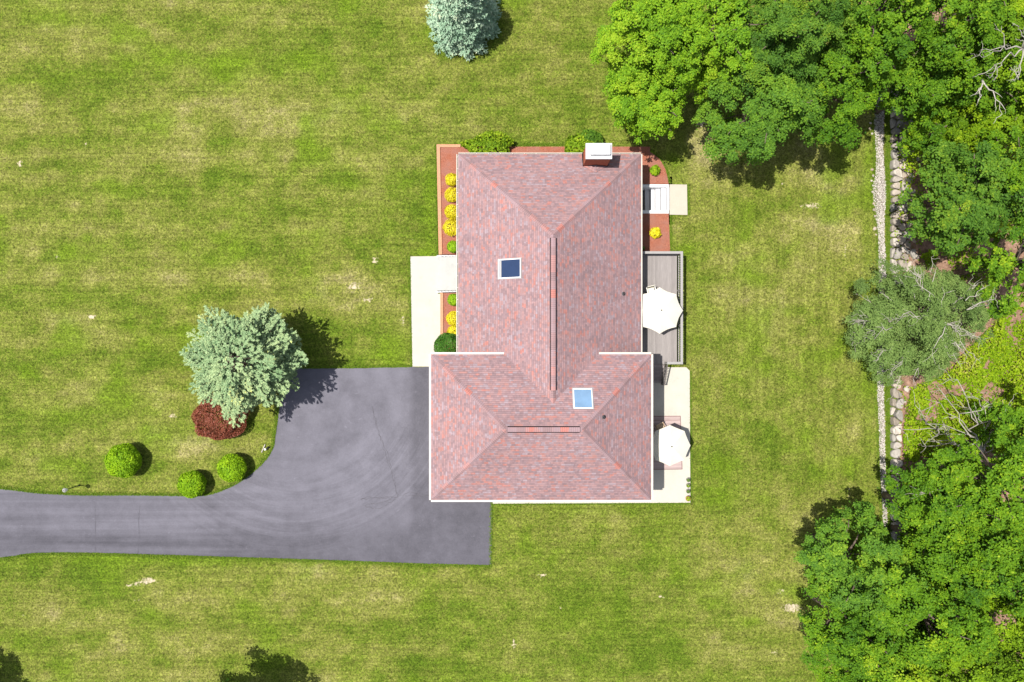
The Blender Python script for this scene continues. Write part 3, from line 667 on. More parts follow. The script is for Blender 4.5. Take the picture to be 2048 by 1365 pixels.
for xx,yy in posts:
    m=MB(); m.box(xx-.05,xx+.05,yy-.05,yy+.05,-.1,RT-.06); part(m,"post",M['rail'],deck,False,R0)
bal=bpy.data.meshes.new("baluster"); bb=MB(); bb.box(-.026,.026,-.026,.026,DZ+.07,RT-.075); bal.from_pydata(bb.v,[],bb.f); bal.materials.append(M['rail'])
def railing(a,b,wd=.17):
    m=MB(); ax,ay=a; bx_,by=b
    lo=MB()
    if abs(ax-bx_)<.01:
        m.box(ax-wd/2,ax+wd/2,min(ay,by),max(ay,by),RT-.035,RT); m2=[(ax-.03,ax+.03,min(ay,by)+.1,max(ay,by)-.1)]
    else:
        m.box(min(ax,bx_),max(ax,bx_),ay-wd/2,ay+wd/2,RT-.034,RT-.001); m2=[(min(ax,bx_)+.1,max(ax,bx_)-.1,ay-.03,ay+.03)]
    o=part(m,"railing",M['rail'],deck,False,R0); lo.box(*m2[0],DZ+.03,DZ+.07); part(lo,"bottom_rail",M['rail'],o,False,R0)
    L=math.hypot(ax-bx_,ay-by); n=int(L/.165)
    for k in range(1,n):
        q=bpy.data.objects.new("baluster",bal); COL.objects.link(q); q.parent=o; q.location=(ax+(bx_-ax)*k/n,ay+(by-ay)*k/n,0)
railing((DX1-.085,DYS),(DX1-.085,DYN)); railing((DX0,DYN-.085),(DX1-.172,DYN-.085)); railing((SX1,DYS+.085),(DX1-.172,DYS+.085))
# stairs
m=MB(); nst=5; rise=DZ/(nst+1); run=.275
for k in range(nst): m.box(SX0,SX1+.03,DYS-run*(k+1)-.02,DYS-run*k-.004,DZ-rise*(k+1)-.035,DZ-rise*(k+1))
stair=part(m,"stair",M['tread'],deck,False,R0)
for xx in (SX0+.02,SX1-.02):
    m=MB(); m.add([(xx-.02,DYS,DZ-.3),(xx+.02,DYS,DZ-.3),(xx+.02,DYS-run*nst-.1,-.05),(xx-.02,DYS-run*nst-.1,-.05),(xx-.02,DYS,DZ-.06),(xx+.02,DYS,DZ-.06),(xx+.02,DYS-run*nst-.1,.12),(xx-.02,DYS-run*nst-.1,.12)],[(3,2,1,0),(4,5,6,7),(0,1,5,4),(1,2,6,5),(2,3,7,6),(3,0,4,7)])
    part(m,"stringer",M['baluster'],stair,False,R0)
m=MB(); xa=SX1+.02; yb=DYS-run*nst-.12; ya=DYS+.03; za,zb=RT-.02,RT-DZ+.02
def slope(m,za,zb,th,wd):
    m.add([(xa-wd,ya,za-th),(xa+wd,ya,za-th),(xa+wd,yb,zb-th),(xa-wd,yb,zb-th),(xa-wd,ya,za),(xa+wd,ya,za),(xa+wd,yb,zb),(xa-wd,yb,zb)],[(3,2,1,0),(4,5,6,7),(0,1,5,4),(1,2,6,5),(2,3,7,6),(3,0,4,7)])
slope(m,za,zb,.05,.04); m.box(xa-.045,xa+.045,yb-.05,yb+.04,-.05,zb+.03)
sr=part(m,"stair_railing",M['baluster'],deck,False,R0); m=MB(); slope(m,za-.78,zb-.78,.05,.03); part(m,"bottom_rail",M['baluster'],sr,False,R0)
for k in range(1,13):
    t=k/13; y=ya+(yb-ya)*t; z=za+(zb-za)*t; m=MB(); m.box(xa-.02,xa+.02,y-.02,y+.02,z-.78,z-.05); part(m,"baluster",M['baluster'],sr,False,R0)

# ------------------------------------------------------------------ umbrellas, tables, chairs, rug
def umbrella(px,py,rpx,rim,z0,label,conc,rot=0.0):
    s=(HC-rim)/F; x,y,_=W(px,py,rim); R=rpx*s
    u=thing("patio_umbrella",(x,y,z0),label,"umbrella","open cream umbrellas behind the house",rot)
    hz=rim-z0; ap=hz+.50
    m=MB(); vs=[(0,0,ap)]; rings=6; seg=32
    for i in range(1,rings+1):
        f=i/rings
        for k in range(seg):
            a=2*math.pi*k/seg; q=(k%4)/4; bulge=math.sin(q*math.pi)          # between ribs
            flat=math.cos(math.pi/8)/math.cos((q-.5)*math.pi/4)
            r=R*f*flat*(1-conc*bulge*f*f); zz=ap-.50*(f**1.25)-.035*bulge*f
            vs.append((r*math.cos(a),r*math.sin(a),zz))
    fs=[(0,1+k,1+(k+1)%seg) for k in range(seg)]+[(1+(i-1)*seg+k,1+i*seg+k,1+i*seg+(k+1)%seg,1+(i-1)*seg+(k+1)%seg) for i in range(1,rings) for k in range(seg)]
    m.add(vs,fs); c=m.build("canopy",M['canvas'],u,False)
    sol=c.modifiers.new("thickness",'SOLIDIFY'); sol.thickness=.006
    v=MB(); v.lathe([(.05,ap+.02),(.045,ap+.05),(.02,ap+.08),(.03,ap+.11),(.012,ap+.14)],0,0,12); v.build("finial",M['pipe'],u,True)
    p=MB(); p.lathe([(.02,.05),(.02,ap)],0,0,10); p.build("pole",M['alu'],u,True)
    b=MB(); b.lathe([(.24,0),(.24,.05),(.2,.08),(.05,.1),(.04,.3)],0,0,20); b.build("base",M['black'],u,True)
    for k in range(8):
        a=2*math.pi*k/8; r=MB(); r.ring_tube([(.04*math.cos(a),.04*math.sin(a),ap-.03),(R*.5*math.cos(a),R*.5*math.sin(a),ap-.27),(R*.98*math.cos(a),R*.98*math.sin(a),hz-.03)],.01,4); r.build("rib",M['alu'],u)
    return u
umbrella(1319.5,621.5,46.5,DZ+1.72,DZ,"open cream umbrella on the grey deck against the roof edge",.05)
umbrella(1340,891.5,41,2.2,.05,"open cream umbrella over the mauve rug on the concrete patio",.012)
def table(px,py,z0,R,label,mat,leg):
    x,y,_=W(px,py,z0+.7); t=thing("patio_table",(x,y,z0),label,"table")
    m=MB(); m.lathe([(R-.02,.70),(R,.71),(R,.73),(R-.02,.74)],0,0,28); m.build("tabletop",mat,t)
    for k in range(4):
        a=math.pi/4+k*math.pi/2; q=MB(); q.ring_tube([(R*.75*math.cos(a),R*.75*math.sin(a),0),(R*.6*math.cos(a),R*.6*math.sin(a),.70)],.02,6); q.build("leg",leg,t)
table(1320,622,DZ,.6,"round white patio table under the deck umbrella",M['alu'],M['alu'])
table(1338,890,.06,.58,"round brown patio table under the patio umbrella",M['wood'],M['black'])
def chair(px,py,z0,rz,label,frame,seat):
    x,y,_=W(px,py,z0+.6); c=thing("patio_chair",(x,y,z0),label,"chair",None,rz)
    m=MB(); m.box(-.25,.25,-.25,.25,.40,.46); m.build("seat",seat,c)
    m=MB(); m.add([(-.25,.25,.47),(.25,.25,.47),(.25,.29,.47),(-.25,.29,.47),(-.25,.34,.98),(.25,.34,.98),(.25,.38,.98),(-.25,.38,.98)],[(3,2,1,0),(4,5,6,7),(0,1,5,4),(1,2,6,5),(2,3,7,6),(3,0,4,7)]); m.build("backrest",seat,c)
    for sx in (-1,1):
        m=MB(); m.box(sx*.29-.03,sx*.29+.03,-.27,.33,.63,.66); m.build("armrest",frame,c)
        for yy,zt in ((-.24,.63),(.28,1.0)):
            m=MB(); m.ring_tube([(sx*.29,yy*1.08,0),(sx*.29,yy,.45),(sx*.29,yy+(.08 if yy>0 else 0),zt)],.016,6); m.build("leg",frame,c)
chair(1303,583,DZ,math.radians(12),"white framed patio chair half hidden under the deck umbrella",M['alu'],M['canvas'])
chair(1322,856,.055,math.radians(28),"brown framed cushioned patio chair half hidden under the patio umbrella",M['wood'],M['cushion'])
rp=P([(1287,832.5),(1361.5,832),(1365,939.5),(1287,940.5)],.06)
m=MB(); m.prism(rp,.052,.060); rug=m.build("outdoor_rug",M['rug']); tag(rug,"flat mauve outdoor rug on the patio beneath the umbrella","rug")
b=bmesh.new(); b.from_mesh(rug.data); bmesh.ops.recalc_face_normals(b,faces=b.faces); b.to_mesh(rug.data); b.free()
m=MB(); (ax,ay),(bx2,by),(cx,cy),(dx,dy)=rp; e=.06
m.prism([(bx2-e,by),(bx2,by),(cx,cy),(cx-e,cy)],.0605,.064); m.prism([(ax,ay-e),(bx2-e-.002,by-e),(bx2-e-.002,by),(ax,ay)],.0605,.064); m.prism([(ax,ay-.34),(bx2-e-.002,by-.34),(bx2-e-.002,by-.30),(ax,ay-.30)],.0605,.063); m.prism([(dx,dy),(cx-e-.002,cy),(cx-e-.002,cy+e),(dx,dy+e)],.0605,.064)
rb=m.build("rug_border",M['rugedge'],rug); b=bmesh.new(); b.from_mesh(rb.data); bmesh.ops.recalc_face_normals(b,faces=b.faces); b.to_mesh(rb.data); b.free()

# ------------------------------------------------------------------ plants
def ball_leaves(parent,name,mat,rng,rx,ry,rz,cz,N,L,wd,lump=.08,spiky=.0,flat=.0,zmin=-.75,k=5,bias=0.0):
    d=unit(rng.normal(size=(N*2,3))); d=d[d[:,2]>zmin][:N]; N=len(d)
    ph=rng.uniform(0,6.28,(k,)); fr=unit(rng.normal(size=(k,3)))*rng.uniform(4,9,(k,1))
    l=sum(np.sin(d@fr[i]+ph[i]) for i in range(k))/k
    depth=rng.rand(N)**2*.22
    r=(1+lump*l*1.6-depth)[:,None]; c=d*r*np.array([rx,ry,rz])+np.array([0,0,cz])
    n=unit(d/np.array([rx,ry,rz])+rng.normal(size=(N,3))*(.45+spiky)+np.array([0,0,flat]))
    t=unit(d+rng.normal(size=(N,3))*.5) if spiky else None
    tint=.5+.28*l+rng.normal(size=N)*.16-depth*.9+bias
    return leaves(name,c,n,L*rng.uniform(.7,1.3,N),wd*rng.uniform(.7,1.2,N),tint,mat,parent,rng,t)
def bush(name,px,py,rpx,h,mat,label,cat,group=None,N=2500,L=.10,wd=.07,seed=0,ell=1.0,lump=.08,spiky=0,z0=.0,rot=0.0,stem=True,flat=0.0):
    rng=np.random.RandomState(seed); zc=h*.52; s=(HC-zc-z0)/F; x,y,_=W(px,py,zc+z0); r=rpx*s
    b=thing(name,(x,y,z0),label,cat,group,rot)
    ball_leaves(b,"foliage",mat,rng,r,r*ell,h*.5,zc,N,L,wd,lump,spiky,flat)
    if stem:
        m=MB()
        for k in range(4):
            a=k*1.6+seed; m.ring_tube([(0,0,-.03),(.3*r*math.cos(a),.3*r*ell*math.sin(a),h*.35),(.55*r*math.cos(a),.55*r*ell*math.sin(a),h*.62)],[.03,.018,.008],5)
        m.build("stem",M['bark'],b)
    return b
gg="clipped round cedar shrubs by the driveway"
bush("globe_shrub",246.5,922,33.5,1.75,M['globe'],"largest round green shrub, farthest left on the lawn by the drive","shrub",gg,9000,.16,.08,1,1.0,.05,.3)
bush("globe_shrub",384,969,26.5,1.5,M['globe'],"round green shrub overlapping the edge of the asphalt driveway","shrub",gg,6000,.16,.08,2,1.0,.05,.3)
bush("globe_shrub",464,936.5,27.5,1.55,M['globe'],"round green shrub on the grass inside the driveway's curve","shrub",gg,6000,.16,.08,3,1.0,.05,.3)
bush("japanese_maple",441,832,55,1.8,M['red'],"dark red weeping maple mound under the silver spruce","tree",None,17000,.13,.06,4,.84,.16,.5,0,.4)
gy="golden shrubs in the front beds"
for i,(px,py,r,lb) in enumerate(((904,360,13,"golden shrub at the north end of the front bed, first in the row"),(904,390,14.5,"golden shrub second from the bed's north end"),(904,424,15,"golden shrub between two golden ones, third from the bed's north end"),(902.5,455,16.5,"biggest golden shrub, next to the small green ball above the stoop"),(906.5,637,14.5,"golden shrub south of the stoop, next to the green ball"),(907,664,13,"golden shrub partly covered by the dark boxwood"))):
    bush("golden_shrub",px,py,r,.75,M['yellow'],lb,"shrub",gy,1700,.11,.05,20+i,1.0,.10,.5)
gb="small green ball shrubs beside the stoop"
bush("ball_shrub",906,494,12.5,.75,M['globe'],"small green ball shrub just north of the front stoop","shrub",gb,1700,.09,.05,31,1.0,.04,.2)
bush("ball_shrub",907,600,12.5,.75,M['globe'],"small green ball shrub just south of the front stoop","shrub",gb,1700,.09,.05,32,1.0,.04,.2)
bush("boxwood",896,694,28,1.5,M['box'],"dark green boxwood with pale flecks in the corner by the garage roof","shrub",None,6500,.10,.06,33,1.0,.05,.2)
bush("spreading_shrub",980,291,44,1.15,M['rhodo'],"wide bright green shrub against the north eave, left of the chimney","shrub",None,2600,.26,.13,34,.55,.26,.6)
bush("leafy_shrub",1157,291,27,1.1,M['rhodo'],"light green shrub touching the west side of the chimney","shrub",None,1300,.24,.14,35,.75,.26,.5)
bush("leafy_shrub",1180,278,24,1.0,M['ash'],"dark green shrub behind the chimney's white cap","shrub",None,1300,.28,.15,36,.7,.2,.5)
bush("hosta",1310.5,341.5,10,.4,M['lime'],"lime green hosta in the curved mulch bed","plant",None,230,.24,.13,37,1.0,.1,.6,.04,0,False)
bush("hosta",1310.5,465.5,11,.45,M['yellow'],"yellow green hosta in the mulch south of the stairwell","plant",None,230,.22,.12,38,1.0,.1,.6,.04,0,False)
bush("small_plant",1285.5,497,4.5,.4,M['olive'],"small grey green plant between the house wall and deck corner","plant",None,110,.14,.08,39,1.0,.1,.6,.04,0,False)
# pots
for i,(px,py,r,pm,lm,lb) in enumerate(((1376.5,960.5,4.0,'greypot','olive',"grey pot with sparse olive plant, northmost of the four patio pots"),(1376.2,971.5,4.0,'greypot','lime',"small pot with bright lime plant on the patio edge"),(1376,983,4.0,'greypot','olive',"grey pot with grey green plant, between the lime plant and the terracotta pot"),(1376.3,997.5,5.0,'terra','globe',"wider terracotta pot with green plant at the patio's southeast corner"))):
    x,y,_=W(px,py,.3); R=r*(HC-.3)/F
    p=thing("flower_pot",(x,y,.05),lb,"flower pot","potted plants on the patio edge"); m=MB(); m.lathe([(R*.7,0),(R,.26),(R*1.08,.27),(R*1.08,.31),(R*.92,.31),(R*.9,.24)],0,0,16); m.build("pot",M[pm],p)
    rng=np.random.RandomState(60+i); ball_leaves(p,"plant",M[lm],rng,R*.95,R*.95,.14,.33,130,.09,.05,.1,.4)

# trees ------------------------------------------------------------
def limb(m,a,b,r0,r1,rng,sag=.0,n=5,seg=6,wob=.06):
    a=np.array(a,float);b=np.array(b,float);L=np.linalg.norm(b-a); pts=[]
    for k in range(n+1):
        t=k/n; p=a+(b-a)*t+rng.normal(size=3)*wob*L*math.sin(math.pi*t)*.5; p[2]+=sag*L*math.sin(math.pi*t); pts.append(p)
    m.ring_tube(pts,[r0+(r1-r0)*k/n for k in range(n+1)],seg); return pts
def tree(name,px,py,rpx,H,mat,label,seed,nb=70,br=.30,leaf=.19,cover=2.1,group=None,ell=1.0,rot=0.0,lower=.35,flat=.55,tint0=.5,z0=.0,hm=.66,rzf=.40,gap=0.0,twigs=0,wfac=.78,trk=1.0):
    rng=np.random.RandomState(seed); zc=H*hm; s=(HC-zc-z0)/F; x,y,_=W(px,py,zc+z0); R=rpx*s; rz=H*rzf
    t=thing(name,(x,y,z0),label,"tree",group)
    C=[];Nn=[];T=[];heads=[]
    ph=rng.uniform(0,6.28,4)
    for i in range(nb):
        inner=rng.rand()<.22; zz=1-(i+.5)/nb*(1+lower); az=i*2.39996+rng.normal()*.35
        f=1+.15*math.sin(2*az+ph[0])+.13*math.sin(3*az+ph[1])+.10*math.sin(5*az+ph[2])
        rho=math.sqrt(max(0.02,1-zz*zz)) if zz>0 else 1+zz*.35
        rad=R*f*rho*(rng.uniform(.35,.75) if inner else rng.uniform(.74,1.04))
        bz=zc+rz*zz*(rng.uniform(.8,1.05) if zz>0 else 1)+rng.normal()*.38-(.7 if inner else 0)
        ca,sa=math.cos(az),math.sin(az); lx,ly=rad*ca,rad*sa*ell
        if rot: lx,ly=lx*math.cos(rot)-ly*math.sin(rot),lx*math.sin(rot)+ly*math.cos(rot)
        heads.append((lx,ly,bz)); out=np.array([ca,sa,0.])
        nb_=unit(np.array([0,0,1.])+out*.55*(1-max(zz,0))+rng.normal(size=3)*.18)
        b=R*br*rng.uniform(.7,1.25); btint=rng.normal()*.13
        t1=unit(np.cross(nb_,[0.3,.9,.1])); t2=np.cross(nb_,t1); K=rng.randint(6,10)
        for k in range(K):
            rr=b*math.sqrt(rng.rand())*.95; aa=rng.uniform(0,6.28); cc=np.array([lx,ly,bz])+t1*rr*math.cos(aa)+t2*rr*math.sin(aa)-nb_*flat*rr*rr/b+nb_*rng.normal()*.06
            sb=b*rng.uniform(.30,.46); n=int(cover*math.pi*sb*sb/(leaf*leaf*wfac*.5)); 
            q=rng.normal(size=(n,2))*.52; dd=np.sum(q*q,1)
            pos=cc+sb*(q[:,:1]*t1+q[:,1:]*t2)-nb_*(dd*sb*.45)[:,None]+rng.normal(size=(n,3))*.035
            C.append(pos); nn=nb_+rng.normal(size=(n,3))*.42+ (q[:,:1]*t1+q[:,1:]*t2)*.35; Nn.append(nn)
            T.append(np.full(n,tint0+btint+rng.normal()*.07)+rng.normal(size=n)*.15-dd*.05)
    C=np.concatenate(C);Nn=np.concatenate(Nn);T=np.concatenate(T)
    if gap: 
        keep=rng.rand(len(C))>gap; C,Nn,T=C[keep],Nn[keep],T[keep]
    leaves("crown",C,Nn,leaf*rng.uniform(.75,1.25,len(C)),leaf*wfac*rng.uniform(.75,1.2,len(C)),T,mat,t,rng)
    m=MB(); tr=(H*.018+.05)*trk; top=limb(m,(0,0,-.1),(rng.normal()*.2,rng.normal()*.2,zc+rz*.4),tr*1.2,tr*.35,rng,0,7,8,.02)
    for j in rng.choice(len(heads),min(len(heads),16),replace=False):
        h=heads[j]; zt=max(H*.2,min(h[2]-1.2*rng.uniform(.5,1.2),zc)); limb(m,(0,0,zt),h,tr*.4,.02,rng,.08,5,5)
    m.build("trunk",M['bark'],t,True)
    if twigs:
        m=MB()
        for j in rng.choice(len(heads),twigs):
            h=np.array(heads[j])+np.array([0,0,.12]); d=unit(np.array([h[0],h[1],rng.normal()*.3+.1])); e=h+d*rng.uniform(.5,1.2)
            pts=limb(m,h-d*.8,e,.028,.01,rng,.02,5,4,.18)
            for q in range(5):
                p=pts[rng.randint(1,len(pts))]; dd=unit(d+rng.normal(size=3)*np.array([.9,.9,.35])); limb(m,p,p+dd*rng.uniform(.3,.8),.013,.006,rng,.0,3,4,.2)
        m.build("bare_twigs",M['twig'],t,True)
    return t
gm="maples at the north edge of the yard"
tree("maple_tree",1302,85,110,9.5,M['maple'],"bright lime maple overhanging the lawn northeast of the chimney",101,66,0.251,0.144,2.2,gm,1.05,.3,tint0=.62)
tree("maple_tree",1290,215,78,7.5,M['maple'],"low spreading lime maple bough nearest the chimney",102,38,0.298,0.144,2.1,gm,.85,.5,tint0=.66)
tree("maple_tree",1410,70,105,10.5,M['maple'],"bright green maple behind, between lime maple and darker maple",103,56,0.251,0.144,2.1,gm)
tree("maple_tree",1535,198,112,9.0,M['maple2'],"mid green maple whose crown reaches lowest over the rear lawn",104,66,0.251,0.144,2.2,gm,1.0,0)
tree("maple_tree",1570,80,112,11,M['ash'],"dense blue green maple at the top edge of the wood",105,66,0.242,0.128,2.3,gm)
tree("maple_tree",1680,175,88,9.5,M['woodleaf'],"green maple whose crown hides the north end of the gravel strip",106,45,0.269,0.144,2.1,gm,1.1)
gw="woodland trees east of the stone wall"
tree("woodland_tree",1740,50,105,11.5,M['woodleaf'],"tall green tree at the top edge above the gravel strip",111,61,0.251,0.152,2.0,gw)
tree("woodland_tree",1880,60,110,11.5,M['woodleaf'],"tall green tree at the top edge beside the bare white branches",112,61,0.251,0.152,2.0,gw,tint0=.58)
tree("woodland_tree",2020,70,90,12,M['lime'],"lime green tree in the top right corner",113,46,0.278,0.152,1.9,gw,tint0=.35)
tree("woodland_tree",1830,175,65,7.0,M['woodleaf'],"small shaded green tree beside the north end of the stone wall",114,30,0.307,0.144,1.9,gw,z0=.4)
tree("woodland_tree",1945,240,80,6.0,M['under'],"low yellow green tree below the bare white branches",115,42,0.298,0.136,1.8,gw,tint0=.35,z0=.4)
tree("woodland_tree",1935,395,108,9.5,M['ash'],"blue green tree hanging over the middle of the stone wall",116,68,0.251,0.160,2.0,gw,1.05,.2,z0=.4)
tree("woodland_tree",2040,340,80,10.5,M['woodleaf'],"green tree at the right edge behind the blue green tree",117,42,0.278,0.152,1.9,gw,z0=.4)
tree("woodland_tree",2025,530,72,9.0,M['woodleaf'],"bright green tree at the right edge above the undergrowth",118,37,0.278,0.152,1.9,gw,1.25,.4,tint0=.62,z0=.4)
tree("grey_green_tree",1838,640,122,6.5,M['olive'],"thin grey green tree with bare twigs across the stone wall",121,120,.24,.12,1.35,None,1.0,0,gap=.2,lower=.5,twigs=60,wfac=.55,z0=.3,hm=.6)
tree("woodland_tree",1715,1130,96,9.5,M['maple2'],"dark green tree casting its shadow on the lower right lawn",131,61,0.251,0.144,2.1,gw,1.05,.2,tint0=.5)
tree("woodland_tree",1700,1255,92,9.5,M['woodleaf'],"green tree at the lawn's edge south of the dark green tree",132,57,0.260,0.144,2.1,gw,1.0)
tree("woodland_tree",1835,1215,108,11,M['woodleaf'],"tall bright green tree inland in the lower right wood",133,65,0.251,0.152,2.0,gw,tint0=.6)
tree("woodland_tree",1865,1030,88,8.5,M['woodleaf'],"green tree at the south end of the stone wall",134,49,0.269,0.144,2.0,gw,.9,.4,tint0=.56,z0=.4)
tree("woodland_tree",1990,960,92,10,M['woodleaf'],"green tree at the right edge behind the dead grey tree",135,53,0.260,0.160,1.9,gw,z0=.4,tint0=.52)
tree("woodland_tree",1985,1120,105,11,M['woodleaf'],"green tree against the right edge in the lower wood",136,61,0.251,0.160,1.9,gw,z0=.4)
tree("woodland_tree",1960,1300,120,11.5,M['lime'],"yellow green tree in the bottom right corner",137,68,0.242,0.144,2.0,gw,tint0=.28)
tree("woodland_tree",1760,1345,105,10.5,M['woodleaf'],"bright green tree at the bottom edge of the photo",138,61,0.251,0.144,2.0,gw,tint0=.68)
tree("woodland_tree",1905,1008,70,8.5,M['woodleaf'],"rounded green tree between the dead grey tree and the wall's south end",151,49,0.296,.15,2.0,gw,z0=.4,tint0=.6)
tree("woodland_tree",2035,850,62,6.5,M['woodleaf'],"low green tree at the right edge north of the lower wood",152,36,0.306,.15,2.0,gw,z0=.4,tint0=.62)
tree("woodland_tree",1900,1110,85,9.5,M['woodleaf'],"green tree in the middle of the lower wood, under the saplings",153,53,0.286,.15,2.0,gw,z0=.4,tint0=.52)
tree("woodland_tree",1955,150,85,8.5,M['woodleaf'],"green tree in the upper wood just left of the white branches",154,53,0.286,.15,2.0,gw,z0=.4,tint0=.5)
tree("woodland_tree",1878,260,62,5.0,M['woodleaf'],"low shaded green tree above the blue green tree, east of the wall",155,36,0.306,.15,1.9,gw,z0=.4,tint0=.5)
tree("woodland_tree",2040,210,70,7.5,M['lime'],"yellow green tree at the right edge behind the white branches",156,41,0.306,.15,1.9,gw,z0=.4,tint0=.35)
tree("sapling",1905,1058,17,6.5,M['lime'],"small yellow lime sapling above the dark lower wood",141,14,.5,.2,2.0,"lime saplings in the lower wood",tint0=.7,hm=.9,rzf=.1,trk=.25)
tree("sapling",1832,972,18,3.6,M['lime'],"small yellow lime sapling near the stone wall's south end",142,14,.5,.2,2.0,"lime saplings in the lower wood",tint0=.6,hm=.9,rzf=.1,trk=.25)
tree("shade_tree",400,1500,112,9.0,M['maple2'],"leafy tree just below the frame casting a shadow at the bottom edge",150,60,.3,.2,2.2)

tree("shade_tree",-205,1462,80,8.0,M['maple2'],"leafy tree outside the lower left corner casting a small shadow into the frame",157,45,.3,.17,2.2)

def conifer(name,base,H,prof,mat,label,seed,whorls,per,z_lo,up=.12,needle=.17,nw=.05,dens=1.0,jit=.12,tint0=.5,twl=.42,tsp=.17,tuft=0):
    rng=np.random.RandomState(seed); t=thing(name,base,label,"tree")
    C=[];Nn=[];D=[];T=[]; m=MB(); limb(m,(0,0,-.1),(0,0,H*.97),H*.02+.06,.02,rng,0,8,8,.004)
    for i in range(whorls):
        f=(i+.5)/whorls; z=z_lo+(H-z_lo)*f; n=max(4,int(per*(1-.55*f))); a0=rng.uniform(0,6.28)
        for k in range(n):
            az=a0+2*math.pi*k/n+rng.normal()*.14; Lb=prof(f,az)*rng.uniform(1-jit,1+jit*.8)
            if Lb<.12: continue
            o=np.array([math.cos(az),math.sin(az),0.]); sd=np.array([-math.sin(az),math.cos(az),0.]); z1=z+rng.normal()*.12; bt=rng.normal()*.13+tint0
            rise=up+ (f-.4)*.35
            P_=lambda s:np.array([0,0,z1])+o*Lb*s+np.array([0,0,1.])*(Lb*rise*s-.16*Lb*math.sin(math.pi*s)*.6+.10*Lb*s**3)
            m.ring_tube([P_(0),P_(.5),P_(1)],[.035,.02,.008],4,False)
            tw=[(P_(.12),P_(1.0))]
            ns=max(3,int(Lb/tsp))
            for j in range(ns):
                s=.25+.72*(j+rng.rand()*.5)/ns; side=1 if j%2 else -1; tl=(Lb*twl*(1-s)+.16)*rng.uniform(.8,1.2); d=unit(o*.75+sd*side*.8+np.array([0,0,.10+rng.normal()*.12])); p=P_(s); tw.append((p,p+d*tl))
                if tl>.38:
                    for g in (.35,.68):
                        q=p+d*tl*g; d2=unit(d+o*.6*(1 if rng.rand()<.5 else 0)-sd*side*.5*(1 if rng.rand()<.5 else -.6)+np.array([0,0,.1])); tw.append((q,q+d2*tl*.4))
            for a,b in tw:
                v=b-a; L=np.linalg.norm(v)
                if L<.05: continue
                v=v/L; n2=max(4,int(L*34*dens)); s=rng.rand(n2)**.8 if not tuft else np.clip(1-np.abs(rng.normal(size=n2))*.36,0,1); pos=a+v*(s*L)[:,None]; sx=np.cross(v,[0,0,1.]); sx=unit(sx)
                ang=rng.normal(size=n2)*.75*(1-.4*s); dirs=v*np.cos(ang)[:,None]+sx*np.sin(ang)[:,None]+np.array([0,0,1.])*(rng.rand(n2)*.55-.05)[:,None]
                dirs=unit(dirs); C.append(pos+dirs*needle*.4); D.append(dirs); nn=np.array([0,0,1.])+rng.normal(size=(n2,3))*.4; Nn.append(nn)
                T.append(np.full(n2,bt)+rng.normal(size=n2)*.12+.18*(s-.5)-.12*(rng.rand(n2)<.12)*3)
    C=np.concatenate(C);D=np.concatenate(D);Nn=np.concatenate(Nn);T=np.concatenate(T)
    leaves("crown",C,Nn,needle*rng.uniform(.75,1.25,len(C)),nw*rng.uniform(.8,1.3,len(C)),T,mat,t,rng,D,.05)
    m.build("trunk",M['bark'],t,True); return len(C)
b0=W(929,46,0); 
n1=conifer("blue_spruce",b0,8.2,lambda f,az:2.75*(1-f)**.85+.15,M['spruce'],"pale blue spruce at the top edge of the lawn",201,24,15,.35,-.02,.17,.05,1.0,.10)
b1=W(491,722,4.2)
def firp(f,az): return (3.72+.12*math.sin(2*az+1.0)+.18*math.sin(3*az+.4)+.22*math.sin(7*az))*math.sin(math.pi*min(1,(.22+.80*f)))**.75*(1 if f<.9 else .7)
n2=conifer("silver_spruce",(b1[0],b1[1],0),7.2,firp,M['fir'],"big silver green spruce shading the driveway corner",202,14,13,1.6,.05,.20,.085,1.15,.20,.5,.46,.27,1)
print("needles",n1,n2)

# dead trees / bare branches
def bare(name,base,tips,r0,label,seed,mat,depth=2,group=None):
    rng=np.random.RandomState(seed); t=thing(name,base,label,"dead branch" if "branch" in name else "dead tree",group); m=MB(); B=np.array(base)
    for tip in tips:
        e=np.array(tip)-B; pts=limb(m,(0,0,0),e,r0,r0*.22,rng,.06,7,6,.10)
        def sub(pts,L,r,lev):
            for q in range(4 if lev==depth else 3):
                p=np.array(pts[rng.randint(2,len(pts))]); d=unit(unit(pts[-1]-np.array(pts[0]))+rng.normal(size=3)*np.array([.6,.6,.3])); l=L*rng.uniform(.25,.5); pp=limb(m,p,p+d*l,r*.5,r*.14,rng,.05,4,5,.14)
                if lev>1: sub(pp,l,r*.5,lev-1)
        sub(pts,np.linalg.norm(e),r0,depth)
    m.build("branches",mat,t,True)
bare("dead_tree",W(1962,908,.6),[W(1852,846,3.6),W(1872,884,3.2),W(1905,812,4.0),W(1935,800,4.4),W(1970,818,4.2),W(1990,850,3.4)],.075,"bare silver grey dead tree fanned out over the undergrowth",301,M['deadwood'])
gbr="bare pale branches in the upper wood"
bare("bare_branch",W(2046,98,11.0),[W(1962,100,12.0),W(1980,140,11.4),W(2036,160,11.6),W(2040,60,12.0)],.05,"forked white bare branch reaching in from the right edge",302,M['deadwood'],2,gbr)
bare("bare_branch",W(1964,160,10.2),[W(1955,207,10.5),W(2004,228,10.6)],.05,"curved white bare branch hanging below the forked one",303,M['deadwood'],1,gbr)
bare("bare_branch",W(2015,852,3.0),[W(1975,790,3.4),W(2040,835,3.6)],.035,"thin grey bare branch right of the dead tree",304,M['deadwood'],1,gbr)
bare("bare_branch",W(1905,972,6.2),[W(1830,988,6.6)],.04,"thin grey bare branch lying over the lower green trees",305,M['deadwood'],1,gbr)

